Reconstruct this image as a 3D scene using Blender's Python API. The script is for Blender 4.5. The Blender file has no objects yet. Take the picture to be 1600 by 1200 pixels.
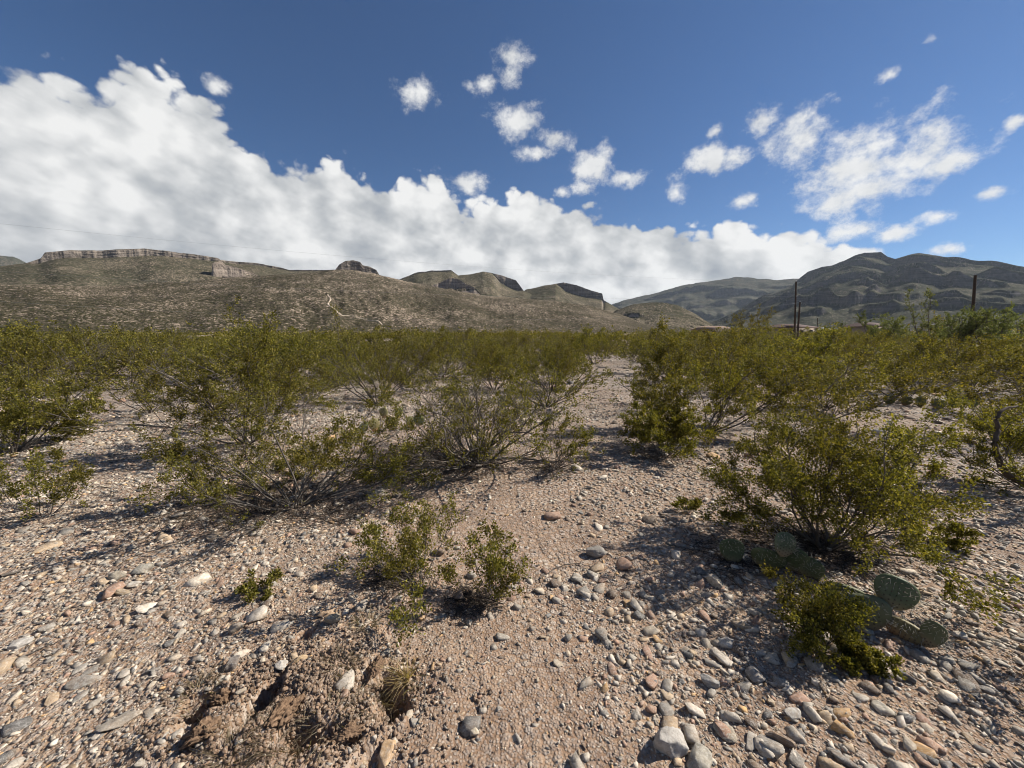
import bpy, bmesh, math, random
import numpy as np
from mathutils import Vector, Matrix

scene = bpy.context.scene
R = math.radians
# ------------------------------------------------------------------ camera
F_PX, CU, CV, EYE, PITCH = 601.0, 800.0, 600.0, 1.6, R(7.6)
cam_d = bpy.data.cameras.new('camera'); cam = bpy.data.objects.new('camera', cam_d)
scene.collection.objects.link(cam)
cam.location = (0, 0, EYE); cam.rotation_euler = (R(90) - PITCH, 0, 0)
cam_d.sensor_width = 36; cam_d.lens = 36 * F_PX / 1600
cam_d.clip_start = 0.05; cam_d.clip_end = 40000
scene.camera = cam
# ------------------------------------------------------------------ light
SUN_EL, SUN_AZ = R(38), R(76)            # azimuth clockwise from +Y (straight ahead)
SUN = Vector((math.cos(SUN_EL) * math.sin(SUN_AZ), math.cos(SUN_EL) * math.cos(SUN_AZ), math.sin(SUN_EL)))
sd = bpy.data.lights.new('sun', 'SUN'); sd.energy = 5.0; sd.angle = R(0.53); sd.color = (1.0, 0.93, 0.82)
so = bpy.data.objects.new('sun', sd); scene.collection.objects.link(so)
so.rotation_euler = (-SUN).to_track_quat('-Z', 'Y').to_euler(); so.location = (30, 10, 40)
vs = scene.view_settings
vs.view_transform = 'Standard'; vs.look = 'None'; vs.exposure = 0.66; vs.gamma = 1.0; vs.use_curve_mapping = False
scene.cycles.use_denoising = True
scene.cycles.use_adaptive_sampling = True; scene.cycles.adaptive_threshold = 0.02; scene.cycles.pixel_filter_type = 'BLACKMAN_HARRIS'; scene.cycles.filter_width = 1.0
scene.cycles.max_bounces = 4; scene.cycles.transparent_max_bounces = 4
scene.cycles.diffuse_bounces = 2; scene.cycles.volume_bounces = 0

def ray(u, v):
    x, y, z = (u - CU) / F_PX, 1.0, -(v - CV) / F_PX
    c, s = math.cos(PITCH), math.sin(PITCH)
    return Vector((x, y * c + z * s, -y * s + z * c))
def azel(u, v):
    d = ray(u, v).normalized()
    return math.atan2(d.x, d.y), math.asin(d.z)
def gp(u, v, z=0.0):
    """ground point seen at a photo position"""
    d = ray(u, v); k = (z - EYE) / d.z
    return Vector((d.x * k, d.y * k, z))

# ------------------------------------------------------------------ sky with clouds (by world direction)
world = bpy.data.worlds.new('World'); scene.world = world; world.use_nodes = True
nt = world.node_tree; nt.nodes.clear()
class G:                                   # tiny node helper
    def __init__(s, nt): s.nt = nt
    def n(s, t, **kw):
        o = s.nt.nodes.new(t)
        for k, v in kw.items(): setattr(o, k, v)
        return o
    def put(s, sock, v):
        if isinstance(v, bpy.types.NodeSocket): s.nt.links.new(v, sock)
        elif v is not None: sock.default_value = v
    def m(s, op, a, b=None, c=None, clamp=False):
        o = s.n('ShaderNodeMath', operation=op, use_clamp=clamp)
        for i, v in enumerate((a, b, c)): s.put(o.inputs[i], v)
        return o.outputs[0]
    def vm(s, op, a, b=None, scale=None):
        o = s.n('ShaderNodeVectorMath', operation=op)
        s.put(o.inputs[0], a); s.put(o.inputs[1], b)
        if scale is not None: s.put(o.inputs['Scale'], scale)
        return o.outputs['Value'] if op in ('LENGTH', 'DOT_PRODUCT') else o.outputs[0]
    def xyz(s, v):
        o = s.n('ShaderNodeSeparateXYZ'); s.put(o.inputs[0], v); return o.outputs
    def cxyz(s, x, y, z):
        o = s.n('ShaderNodeCombineXYZ')
        for i, v in enumerate((x, y, z)): s.put(o.inputs[i], v)
        return o.outputs[0]
    def noise(s, vec, scale, detail=4, rough=0.5, out='Fac', dist=0.0, lac=2.0):
        o = s.n('ShaderNodeTexNoise'); s.put(o.inputs['Vector'], vec); s.put(o.inputs['Scale'], scale)
        o.inputs['Detail'].default_value = detail; o.inputs['Roughness'].default_value = rough
        o.inputs['Distortion'].default_value = dist; o.inputs['Lacunarity'].default_value = lac
        return o.outputs[out]
    def vor(s, vec, scale, feature='F1', out='Distance', rnd=1.0):
        o = s.n('ShaderNodeTexVoronoi', feature=feature); s.put(o.inputs['Vector'], vec)
        s.put(o.inputs['Scale'], scale); o.inputs['Randomness'].default_value = rnd
        return o.outputs[out]
    def mr(s, v, a, b, c=0.0, d=1.0, smooth=True):
        o = s.n('ShaderNodeMapRange'); o.interpolation_type = 'SMOOTHSTEP' if smooth else 'LINEAR'
        for i, k in enumerate((v, a, b, c, d)): s.put(o.inputs[i], k)
        return o.outputs[0]
    def mix(s, f, a, b, blend='MIX'):
        o = s.n('ShaderNodeMix', data_type='RGBA', blend_type=blend)
        s.put(o.inputs[0], f); s.put(o.inputs[6], a); s.put(o.inputs[7], b)
        return o.outputs[2]
    def ramp(s, f, stops, interp='LINEAR'):
        o = s.n('ShaderNodeValToRGB'); o.color_ramp.interpolation = interp; e = o.color_ramp.elements
        while len(e) < len(stops): e.new(0.5)
        for k, (p, c) in zip(e, stops): k.position = p; k.color = (*c, 1)
        s.put(o.inputs[0], f); return o.outputs[0]

def build_sky():
    g = G(nt); SKYS = 0.050
    sky = g.n('ShaderNodeTexSky'); sky.sky_type = 'NISHITA'; sky.sun_disc = False
    sky.sun_elevation = SUN_EL; sky.sun_rotation = SUN_AZ
    sky.altitude = 1200; sky.air_density = 1.0; sky.dust_density = 0.35; sky.ozone_density = 2.2
    d0 = g.n('ShaderNodeTexCoord').outputs['Generated']
    edge_px = [(0, 92), (60, 105), (110, 128), (160, 118), (205, 100), (260, 118), (300, 142), (350, 185), (400, 228),
               (450, 262), (490, 258), (525, 243), (560, 262), (600, 285), (655, 272), (690, 285), (735, 312), (775, 286),
               (820, 293), (870, 318), (920, 322), (980, 345), (1040, 342), (1080, 356), (1140, 340), (1190, 358),
               (1250, 356), (1310, 375), (1360, 384), (1395, 405), (1430, 440)]
    pts = [azel(*p) for p in edge_px]
    pts = [(R(-179), R(-6)), (R(-150), R(8)), (R(-120), R(25)), (R(-90), R(36)), (R(-70), R(37))] + pts + \
          [(R(60), R(-4)), (R(179), R(-6))]
    blobs = [(655, 147, 42, 36), (345, 135, 26, 16), (800, 85, 30, 34), (755, 130, 34, 20), (795, 118, 26, 30), (812, 185, 44, 36),
             (870, 215, 46, 26), (835, 240, 40, 18), (928, 262, 40, 34), (978, 278, 36, 18), (912, 295, 26, 16), (1108, 245, 34, 28),
             (1148, 246, 26, 18), (1055, 298, 26, 30), (1158, 315, 28, 17), (1185, 190, 44, 26), (1118, 205, 16, 14), (730, 285, 44, 22),
             (1255, 210, 66, 50), (1350, 258, 165, 78), (1420, 255, 130, 52), (1370, 290, 110, 52), (1310, 315, 80, 40), (1490, 252, 70, 28),
             (1545, 303, 34, 14), (1465, 338, 40, 16), (1395, 366, 46, 16), (1480, 390, 60, 14), (1588, 188, 24, 14),
             (1458, 60, 24, 17), (1330, 362, 60, 18), (1390, 115, 22, 14), (880, 300, 16, 12),
             (2100, 260, 160, 60), (2500, 120, 150, 60)]
    bl = []
    for (u, v, ru, rv) in blobs:
        a, e = azel(u, v); a2, _ = azel(u + ru, v); _, e2 = azel(u, v - rv)
        bl.append((a, e, abs(a2 - a), abs(e2 - e)))
    def lumps(d, det):
        q = g.vm('MULTIPLY', d, (1, 1, 1.25))
        n1 = g.noise(q, 8.5, det, 0.63)
        v1 = g.vor(g.vm('ADD', q, g.vm('SCALE', g.noise(q, 9, 2, out='Color'), scale=0.10)), 19)
        v2 = g.vor(g.vm('ADD', q, g.vm('SCALE', g.noise(q, 26, 2, out='Color'), scale=0.035)), 46)
        lump = g.m('ADD', g.m('MULTIPLY', g.m('SUBTRACT', n1, 0.5), 1.5), g.m('ADD', g.m('MULTIPLY', g.m('SUBTRACT', 0.5, v1), 0.8), g.m('MULTIPLY', g.m('SUBTRACT', 0.5, v2), 0.36)))
        soft = g.m('ADD', g.m('MULTIPLY', g.m('SUBTRACT', g.noise(g.vm('ADD', q, (2.1, 4.4, 0.7)), 5.5, 4, 0.55), 0.5), 2.2), g.m('MULTIPLY', g.m('SUBTRACT', 0.5, v1), 0.42))
        return q, n1, lump, soft
    q, n1, lump, soft0 = lumps(d0, 8)
    _, _, _, soft1 = lumps(g.vm('NORMALIZE', g.vm('ADD', d0, tuple(SUN * 0.05))), 2)
    x, y, z = g.xyz(d0)
    az = g.m('ARCTAN2', x, y); el = g.m('ARCSINE', z)
    fc = g.n('ShaderNodeFloatCurve'); cm = fc.mapping; c = cm.curves[0]
    P = [((a + math.pi) / (2 * math.pi), (e + 0.3) / 1.5) for a, e in pts]
    while len(c.points) < len(P): c.points.new(0.5, 0.5)
    for k, (px, py) in zip(c.points, P): k.location = (px, py)
    cm.update()
    g.put(fc.inputs['Value'], g.m('MULTIPLY_ADD', az, 1 / (2 * math.pi), 0.5))
    depth = g.m('SUBTRACT', g.m('MULTIPLY_ADD', fc.outputs[0], 1.5, -0.3), el)
    n2 = g.noise(g.vm('ADD', q, (5.2, 1.3, 7.7)), 18, 6, 0.66)
    bank = g.m('ADD', g.m('MINIMUM', g.m('MULTIPLY', depth, 13.0), 1.15), g.m('MULTIPLY', lump, 0.9))
    p2 = g.cxyz(az, el, 0.0); b = None
    for a, e, sa, se in bl:
        o = g.n('ShaderNodeVectorMath', operation='MULTIPLY_ADD'); g.put(o.inputs[0], p2)
        o.inputs[1].default_value = (1 / sa, 1 / se, 0); o.inputs[2].default_value = (-a / sa, -e / se, 0)
        t = g.vm('LENGTH', o.outputs[0]); b = t if b is None else g.m('MINIMUM', b, t)
    b = g.m('SUBTRACT', 1.0, g.m('MINIMUM', b, 2.2))
    puff = g.m('ADD', g.m('MULTIPLY', b, 0.85), g.m('ADD', g.m('MULTIPLY', g.m('SUBTRACT', n1, 0.5), 1.7), g.m('MULTIPLY', g.m('SUBTRACT', n2, 0.5), 2.3)))
    a_bank = g.mr(bank, 0.0, 0.27); a_puff = g.m('MULTIPLY', g.mr(puff, 0.0, 0.85), 0.97)
    alpha = g.m('MAXIMUM', a_bank, a_puff)
    dl = g.m('SUBTRACT', soft0, soft1)
    body = g.mr(depth, 0.05, 0.55, 0.0, 1.0)
    big = g.noise(g.cxyz(x, y, g.m('ADD', g.m('MULTIPLY', z, 2.4), g.m('MULTIPLY', x, 0.9))), 3.6, 7, 0.58)
    L = g.m('ADD', g.m('MULTIPLY_ADD', dl, 0.9, 0.75), g.m('ADD', g.m('MULTIPLY', g.m('SUBTRACT', big, 0.5), 1.7), g.m('MULTIPLY', g.m('SUBTRACT', n2, 0.5), 0.34)))
    L = g.m('SUBTRACT', L, g.m('MULTIPLY', body, 0.74), clamp=True)
    Lp = g.m('ADD', g.m('MULTIPLY_ADD', dl, 0.4, 0.88), g.m('MULTIPLY', g.m('SUBTRACT', n2, 0.5), 0.4), clamp=True)
    light = g.mix(g.m('GREATER_THAN', a_puff, a_bank), L, Lp)
    col = g.ramp(light, [(0.0, (0.34, 0.375, 0.42)), (0.45, (0.56, 0.58, 0.60)), (1.0, (0.95, 0.95, 0.94))])  # sunlit and self-shaded parts of the clouds are painted into this emitted colour
    col = g.vm('SCALE', col, scale=0.60 / SKYS)
    skyc = g.mix(1.0, sky.outputs[0], (0.60, 0.84, 1.10, 1), 'MULTIPLY')
    out = g.mix(alpha, skyc, col)
    bg = g.n('ShaderNodeBackground'); bg.inputs['Strength'].default_value = SKYS
    nt.links.new(out, bg.inputs['Color'])
    wo = g.n('ShaderNodeOutputWorld'); nt.links.new(bg.outputs[0], wo.inputs[0])
    world.cycles.sampling_method = 'MANUAL'; world.cycles.sample_map_resolution = 512
build_sky()

# ------------------------------------------------------------------ helpers
C = scene.collection
rng = np.random.default_rng(11)
def hsh(ix, iy, seed):
    h = (ix.astype(np.int64) * 374761393 + iy.astype(np.int64) * 668265263 + seed * 974634777) & 0xFFFFFFFF
    h = ((h ^ (h >> 13)) * 1274126177) & 0xFFFFFFFF
    return ((h ^ (h >> 16)) & 0xFFFFFF) / float(0xFFFFFF)
def vn(x, y, seed=0):
    x = np.asarray(x, float); y = np.asarray(y, float)
    ix, iy = np.floor(x), np.floor(y); fx, fy = x - ix, y - iy
    fx = fx * fx * fx * (fx * (fx * 6 - 15) + 10); fy = fy * fy * fy * (fy * (fy * 6 - 15) + 10)
    a, b = hsh(ix, iy, seed), hsh(ix + 1, iy, seed); c, d = hsh(ix, iy + 1, seed), hsh(ix + 1, iy + 1, seed)
    return (a + (b - a) * fx) * (1 - fy) + (c + (d - c) * fx) * fy - 0.5
def fbm(x, y, o=4, seed=0, gain=0.5):
    s = 0; a = 1.0
    for i in range(o):
        s = s + a * vn(np.asarray(x) * 2 ** i + i * 17.3, np.asarray(y) * 2 ** i - i * 9.1, seed + i); a *= gain
    return s
def sstep(x, a, b):
    t = np.clip((x - a) / (b - a), 0, 1); return t * t * (3 - 2 * t)

class Buf:
    def __init__(s): s.v, s.f, s.n, s.c = [], [], 0, []
    def add(s, v, f, col=None):
        v = np.asarray(v, np.float32).reshape(-1, 3); f = np.asarray(f, np.int64)
        s.v.append(v); s.f.append(f + s.n); s.n += len(v)
        if col is not None: s.c.append(np.asarray(col, np.float32).reshape(-1, 4))
    def mesh(s, name, mat, smooth=False):
        me = bpy.data.meshes.new(name)
        v = np.concatenate(s.v) if s.v else np.zeros((0, 3), np.float32)
        me.vertices.add(len(v)); me.vertices.foreach_set('co', v.ravel())
        if s.f:
            li = np.concatenate([f.ravel() for f in s.f])
            tot = np.concatenate([np.full(len(f), f.shape[1]) for f in s.f])
            me.loops.add(len(li)); me.loops.foreach_set('vertex_index', li.astype(np.int32))
            me.polygons.add(len(tot)); st = np.zeros(len(tot), np.int32); st[1:] = np.cumsum(tot)[:-1]
            me.polygons.foreach_set('loop_start', st)
            if smooth: me.polygons.foreach_set('use_smooth', np.ones(len(tot), bool))
        if s.c:
            at = me.color_attributes.new('tint', 'FLOAT_COLOR', 'POINT')
            at.data.foreach_set('color', np.concatenate(s.c).ravel())
        me.update(calc_edges=True); me.validate()
        if mat: me.materials.append(mat)
        return me
def link(name, me, parent=None, loc=None):
    o = bpy.data.objects.new(name, me); C.objects.link(o)
    if parent: o.parent = parent
    if loc is not None: o.location = loc
    return o
def tag(o, label=None, cat=None, group=None, kind=None):
    for k, v in (('label', label), ('category', cat), ('group', group), ('kind', kind)):
        if v: o[k] = v
    return o
def thing(name, label, cat, loc, group=None, rz=0.0):
    o = bpy.data.objects.new(name, None); C.objects.link(o); o.empty_display_size = 0.1
    o.location = loc; o.rotation_euler[2] = rz
    return tag(o, label, cat, group)

def mat_new(name):
    m = bpy.data.materials.new(name); m.use_nodes = True; m.node_tree.nodes.clear()
    g = G(m.node_tree); out = g.n('ShaderNodeOutputMaterial')
    return m, g, out
def principled(g, out, col, rough=0.9, spec=0.2, normal=None):
    b = g.n('ShaderNodeBsdfPrincipled'); g.put(b.inputs['Base Color'], col); g.put(b.inputs['Roughness'], rough)
    b.inputs['Specular IOR Level'].default_value = spec
    if normal is not None: g.put(b.inputs['Normal'], normal)
    g.nt.links.new(b.outputs[0], out.inputs['Surface']); return b
def bump(g, h, strength, dist):
    o = g.n('ShaderNodeBump'); o.inputs['Strength'].default_value = strength; o.inputs['Distance'].default_value = dist
    g.put(o.inputs['Height'], h); return o.outputs[0]

# ------------------------------------------------------------------ materials
def mat_ground():
    m, g, out = mat_new('ground_gravel')
    p = g.n('ShaderNodeNewGeometry').outputs['Position']
    big = g.noise(p, 0.35, 5, 0.6); mid = g.noise(p, 2.3, 6, 0.6); fine = g.noise(p, 60, 4, 0.65)
    soil = g.ramp(mid, [(0.28, (0.16, 0.096, 0.058)), (0.5, (0.27, 0.17, 0.106)), (0.72, (0.37, 0.255, 0.165))])
    soil = g.mix(g.m('MULTIPLY', fine, 0.55), soil, (0.24, 0.18, 0.14, 1))
    def pebbles(scale):
        o = g.n('ShaderNodeTexVoronoi', voronoi_dimensions='2D'); g.put(o.inputs['Vector'], g.vm('ADD', p, g.vm('SCALE', g.noise(p, scale * 0.5, 2, out='Color'), scale=0.5 / scale)))
        o.inputs['Scale'].default_value = scale
        r = g.xyz(o.outputs['Color'])[0]
        c = g.ramp(r, [(0.0, (0.13, 0.12, 0.12)), (0.2, (0.27, 0.26, 0.245)), (0.45, (0.42, 0.39, 0.35)), (0.62, (0.40, 0.30, 0.21)), (0.8, (0.52, 0.49, 0.44)), (1.0, (0.62, 0.59, 0.54))])
        h = g.mr(o.outputs['Distance'], 0.2, 0.62, 1.0, 0.0)
        return c, h
    c1, h1 = pebbles(75); c2, h2 = pebbles(24); c3, h3 = pebbles(9)
    gm = g.mr(g.m('ADD', big, g.m('MULTIPLY', g.m('SUBTRACT', mid, 0.5), 0.5)), 0.38, 0.62, 0.35, 1.0)
    near = g.mr(g.vm('LENGTH', p), 2.5, 8.0, 0.55, 1.0)
    col = g.mix(g.m('MULTIPLY', g.mr(h1, 0.35, 0.8), g.m('MULTIPLY', near, 0.55)), soil, c1)
    col = g.mix(g.m('MULTIPLY', g.mr(h2, 0.35, 0.75), g.m('MULTIPLY', g.m('MULTIPLY', gm, near), 0.75)), col, c2)
    dist = g.vm('LENGTH', p)
    farm = g.mr(dist, 5.0, 16.0)
    col = g.mix(g.m('MULTIPLY', g.m('MULTIPLY', g.mr(h3, 0.4, 0.8), farm), g.m('MULTIPLY', gm, 0.7)), col, c3)
    hh = g.m('ADD', g.m('MULTIPLY', g.m('MULTIPLY', h1, near), 0.004), g.m('ADD', g.m('MULTIPLY', g.m('MULTIPLY', h2, g.m('MULTIPLY', gm, near)), 0.014), g.m('ADD', g.m('MULTIPLY', fine, 0.006), g.m('MULTIPLY', g.m('MULTIPLY', h3, farm), 0.045))))
    principled(g, out, col, 0.95, 0.1, bump(g, hh, 1.0, 1.0)); return m
def mat_stone(attr):
    m, g, out = mat_new('stone_mixed' if attr else 'stone_single')
    if attr:
        a = g.n('ShaderNodeAttribute'); a.attribute_name = 'tint'; c = a.outputs['Color']
    else:
        c = g.n('ShaderNodeObjectInfo').outputs['Color']
    p = g.n('ShaderNodeNewGeometry').outputs['Position']
    n = g.noise(p, 45, 6, 0.65); n2 = g.noise(p, 14, 4, 0.6, dist=1.2)
    v = g.noise(g.vm('MULTIPLY', p, (1, 1.3, 2.2)), 22, 5, 0.6, dist=2.5)
    vein = g.mr(g.m('ABSOLUTE', g.m('SUBTRACT', v, 0.5)), 0.0, 0.035, 1.0, 0.0)
    col = g.mix(g.mr(n, 0.3, 0.75), g.vm('SCALE', c, scale=0.66), g.vm('SCALE', c, scale=1.15))
    col = g.mix(g.m('MULTIPLY', g.mr(n2, 0.48, 0.7), 0.6), col, (0.24, 0.17, 0.115, 1))
    col = g.mix(g.m('MULTIPLY', vein, 0.35), col, (0.6, 0.58, 0.54, 1))
    principled(g, out, col, 0.82, 0.25, bump(g, g.m('ADD', n, g.m('MULTIPLY', n2, 0.6)), 0.7, 0.006)); return m
def mat_leaf(name, c0, c1, c2):
    m, g, out = mat_new(name)
    geo = g.n('ShaderNodeNewGeometry'); r = geo.outputs['Random Per Island']
    col = g.ramp(r, [(0.0, c0), (0.55, c1), (1.0, c2)])
    ri = g.n('ShaderNodeObjectInfo').outputs['Random']
    hv = g.n('ShaderNodeHueSaturation'); g.put(hv.inputs['Color'], col)
    g.put(hv.inputs['Value'], g.m('MULTIPLY_ADD', ri, 0.35, 0.82)); g.put(hv.inputs['Hue'], g.m('MULTIPLY_ADD', ri, 0.02, 0.49))
    col = hv.outputs[0]
    b = g.n('ShaderNodeBsdfPrincipled'); g.put(b.inputs['Base Color'], col); b.inputs['Roughness'].default_value = 0.6
    b.inputs['Specular IOR Level'].default_value = 0.16
    t = g.n('ShaderNodeBsdfTranslucent'); g.put(t.inputs[0], g.mix(1.0, col, (1.3, 1.25, 0.5, 1), 'MULTIPLY'))
    mx = g.n('ShaderNodeMixShader'); mx.inputs[0].default_value = 0.40
    g.nt.links.new(b.outputs[0], mx.inputs[1]); g.nt.links.new(t.outputs[0], mx.inputs[2])
    g.nt.links.new(mx.outputs[0], out.inputs['Surface']); return m
def mat_bark(name, c0, c1):
    m, g, out = mat_new(name)
    p = g.n('ShaderNodeNewGeometry').outputs['Position']
    n = g.noise(p, 16, 5, 0.65); n2 = g.noise(g.vm('MULTIPLY', p, (1, 1, .3)), 120, 3)
    r = g.n('ShaderNodeNewGeometry').outputs['Random Per Island']
    f = g.m('ADD', g.m('MULTIPLY', n, 0.6), g.m('MULTIPLY_ADD', r, 0.7, -0.2))
    principled(g, out, g.ramp(f, [(0.2, c0), (0.75, c1)]), 0.9, 0.15, bump(g, n2, 0.6, 0.003)); return m
def mat_hill(name, soil0, soil1, shrub, rock0, rock1, cell, dens, band=0.02):
    m, g, out = mat_new(name)
    geo = g.n('ShaderNodeNewGeometry'); p = geo.outputs['Position']
    nz = g.xyz(geo.outputs['Normal'])[2]
    big = g.noise(p, 0.0045, 6, 0.62); med = g.noise(p, 0.03, 5, 0.65)
    soil = g.ramp(g.m('ADD', g.m('MULTIPLY', big, 0.6), g.m('MULTIPLY', med, 0.4)), [(0.36, soil0), (0.62, soil1)])
    dm = g.mr(g.noise(p, 0.007, 5, 0.6), 0.32, 0.68, 0.72, 1.25)
    def dots(sc, k):
        o = g.n('ShaderNodeTexVoronoi', voronoi_dimensions='2D'); g.put(o.inputs['Vector'], p); o.inputs['Scale'].default_value = 1.0 / sc
        rr = g.xyz(o.outputs['Color'])
        lim = g.m('MULTIPLY', g.m('MULTIPLY', g.m('MULTIPLY_ADD', rr[0], 0.45, 0.25), k), dm)
        return g.m('LESS_THAN', o.outputs['Distance'], lim), rr[1]
    a, ra = dots(cell, dens); b, rb = dots(cell * 0.55, dens * 0.95); c_, rc = dots(cell * 1.9, dens * 0.8)
    sh0 = tuple(x * 0.65 for x in shrub)
    col = g.mix(g.m('MULTIPLY', b, 0.8), soil, g.mix(rb, (*sh0, 1), (*shrub, 1)))
    col = g.mix(g.m('MULTIPLY', a, 0.92), col, g.mix(ra, (*sh0, 1), (*shrub, 1)))
    col = g.mix(g.m('MULTIPLY', c_, 0.7), col, g.mix(rc, (*sh0, 1), (*shrub, 1)))
    z = g.xyz(p)[2]
    strat = g.noise(g.cxyz(g.m('MULTIPLY', g.xyz(p)[0], 0.004), g.m('MULTIPLY', g.xyz(p)[1], 0.004), g.m('MULTIPLY', z, 0.22)), 1.0, 5, 0.6)
    streak = g.noise(g.vm('MULTIPLY', p, (0.06, 0.06, 0.03)), 1.0, 6, 0.7)
    rk = g.ramp(g.m('ADD', g.m('MULTIPLY', strat, 0.5), g.m('MULTIPLY', streak, 0.5)), [(0.34, rock0), (0.5, tuple((x + y) / 2 for x, y in zip(rock0, rock1))), (0.64, rock1)])
    steep = g.m('ADD', nz, g.m('MULTIPLY', g.m('SUBTRACT', med, 0.5), 0.35))
    col = g.mix(g.mr(steep, 0.52, 0.68, 1.0, 0.0), col, rk)
    principled(g, out, col, 1.0, 0.0, bump(g, g.m('ADD', g.m('MULTIPLY', med, 8.0), g.m('MULTIPLY', g.noise(p, 0.2, 4, 0.6), 2.0)), 0.8, 1.0)); return m
def mat_plain(name, c0, c1, scale=8, rough=0.85, spec=0.2):
    m, g, out = mat_new(name)
    p = g.n('ShaderNodeNewGeometry').outputs['Position']; n = g.noise(p, scale, 5, 0.6)
    principled(g, out, g.ramp(n, [(0.3, c0), (0.7, c1)]), rough, spec); return m
M = dict(
    ground=mat_ground(), stones=mat_stone(True), stone=mat_stone(False),
    leaf=mat_leaf('creosote_leaf', (0.055, 0.055, 0.012), (0.135, 0.126, 0.022), (0.285, 0.24, 0.055)),
    leaf_grey=mat_leaf('mesquite_leaf', (0.07, 0.09, 0.035), (0.13, 0.15, 0.07), (0.2, 0.21, 0.11)),
    scrub=mat_leaf('far_scrub_leaf', (0.035, 0.034, 0.018), (0.06, 0.056, 0.028), (0.09, 0.08, 0.045)),
    bark=mat_bark('creosote_bark', (0.035, 0.029, 0.025), (0.17, 0.15, 0.13)),
    bark_dead=mat_bark('dead_bark', (0.03, 0.025, 0.022), (0.21, 0.185, 0.16)),
    dry=mat_leaf('dry_grass', (0.09, 0.068, 0.045), (0.20, 0.16, 0.11), (0.36, 0.31, 0.23)),
    straw=mat_leaf('straw_grass', (0.22, 0.16, 0.075), (0.36, 0.28, 0.14), (0.46, 0.37, 0.21)),
    hill=mat_hill('hill_scrub', (0.27, 0.215, 0.165), (0.43, 0.34, 0.265), (0.058, 0.052, 0.033), (0.13, 0.105, 0.09), (0.36, 0.30, 0.245), 5.2, 0.95),
    mesa=mat_hill('mesa_scrub', (0.18, 0.15, 0.11), (0.30, 0.235, 0.18), (0.062, 0.06, 0.038), (0.085, 0.075, 0.067), (0.29, 0.245, 0.205), 6.0, 1.0),
    mount=mat_hill('mountain_scrub', (0.11, 0.103, 0.082), (0.19, 0.16, 0.13), (0.062, 0.065, 0.048), (0.045, 0.045, 0.05), (0.15, 0.135, 0.125), 11, 1.0),
    pole=mat_plain('creosoted_wood', (0.035, 0.025, 0.02), (0.09, 0.065, 0.05), 20),
    wire=mat_plain('aluminium_wire', (0.16, 0.16, 0.16), (0.3, 0.3, 0.3), 5, 0.5, 0.5),
    metal=mat_plain('galvanised_metal', (0.3, 0.3, 0.3), (0.45, 0.45, 0.45), 9, 0.5, 0.5),
    plaster=mat_plain('plaster_wall', (0.20, 0.165, 0.13), (0.28, 0.23, 0.185), 2), white=mat_plain('white_paint', (0.7, 0.69, 0.66), (0.8, 0.79, 0.77), 2),
    roof_red=mat_plain('red_roof', (0.085, 0.055, 0.048), (0.13, 0.085, 0.075), 3), roof_brown=mat_plain('brown_roof', (0.22, 0.15, 0.11), (0.33, 0.24, 0.18), 3),
    glass=mat_plain('window_glass', (0.02, 0.025, 0.03), (0.04, 0.045, 0.05), 3, 0.08, 0.5),
    clod=mat_plain('clod_soil', (0.075, 0.047, 0.031), (0.26, 0.175, 0.115), 90, 1.0, 0.05),
)

# ------------------------------------------------------------------ ground
PITS = [(gp(u, v), rx, ry, d) for u, v, rx, ry, d in [
    (318, 1122, .075, .05, .085), (408, 1125, .04, .12, .10), (590, 1078, .06, .05, .07), (612, 1110, .05, .06, .08),
    (520, 1168, .07, .035, .07), (478, 1012, .03, .03, .04), (300, 1165, .05, .03, .05), (470, 1180, .05, .04, .06)]]
HUMPS = [(gp(u, v), r, h) for u, v, r, h in [(520, 1115, .17, .03), (330, 1160, .14, .03), (450, 1090, .10, .04), (380, 1185, .12, .045), (545, 1035, .10, .03), (255, 1185, .12, .03)]]
BANK = [gp(u, v) for u, v in [(655, 900), (640, 940), (600, 990), (575, 1040), (590, 1090), (625, 1130), (560, 1190), (520, 1260)]]
def gz(x, y, fine=True):
    x = np.asarray(x, float); y = np.asarray(y, float)
    r = np.hypot(x, y)
    z = 0.10 * fbm(x * 0.22 + 3, y * 0.22, 3, 5) * sstep(r, 1.0, 5.0) + 0.05 * fbm(x * 0.9, y * 0.9, 3, 9)
    z = z + 1.0 * fbm(x * 0.03, y * 0.03, 3, 31) * sstep(r, 15, 80)
    # shallow wash to the right of a crumbling bank in the foreground
    by = np.array([p.y for p in BANK][::-1]); bx = np.array([p.x for p in BANK][::-1])
    edge = np.interp(y, by, bx) + 0.05 * fbm(y * 9, y * 0 + 2, 3, 4)
    w = sstep(y, 0.5, 0.9) * (1 - sstep(y, 2.0, 2.6))
    z = z + 0.055 * (1 - sstep(x - edge, -0.03, 0.05)) * w * sstep(x, -2.4, -0.8)
    for p, q, h in HUMPS: z = z + 1.25 * h * np.exp(-((x - p.x) ** 2 + (y - p.y) ** 2) / (q * q))
    for p, rx, ry, d in PITS:
        z = z - 1.6 * d * np.exp(-(((x - p.x) / (1.3 * rx)) ** 2 + ((y - p.y) / (1.3 * ry)) ** 2) ** 2)
    if fine:
        rough = 1.0 + 4.5 * np.exp(-((x - HUMPS[0][0].x + .1) ** 2 + (y - HUMPS[0][0].y) ** 2) / 0.16)
        z = z + (0.012 * fbm(x * 7, y * 7, 4, 14) * rough) * (1 - sstep(r, 6, 14))
    return z
GZ0 = float(gz(0., 0.))
def gzf(x, y): return float(gz(np.array([x]), np.array([y]))[0])
def on(u, v, dz=0.0):
    p = gp(u, v)
    for _ in range(3): p = gp(u, v, gzf(p.x, p.y))
    p.z += dz; return p

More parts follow.
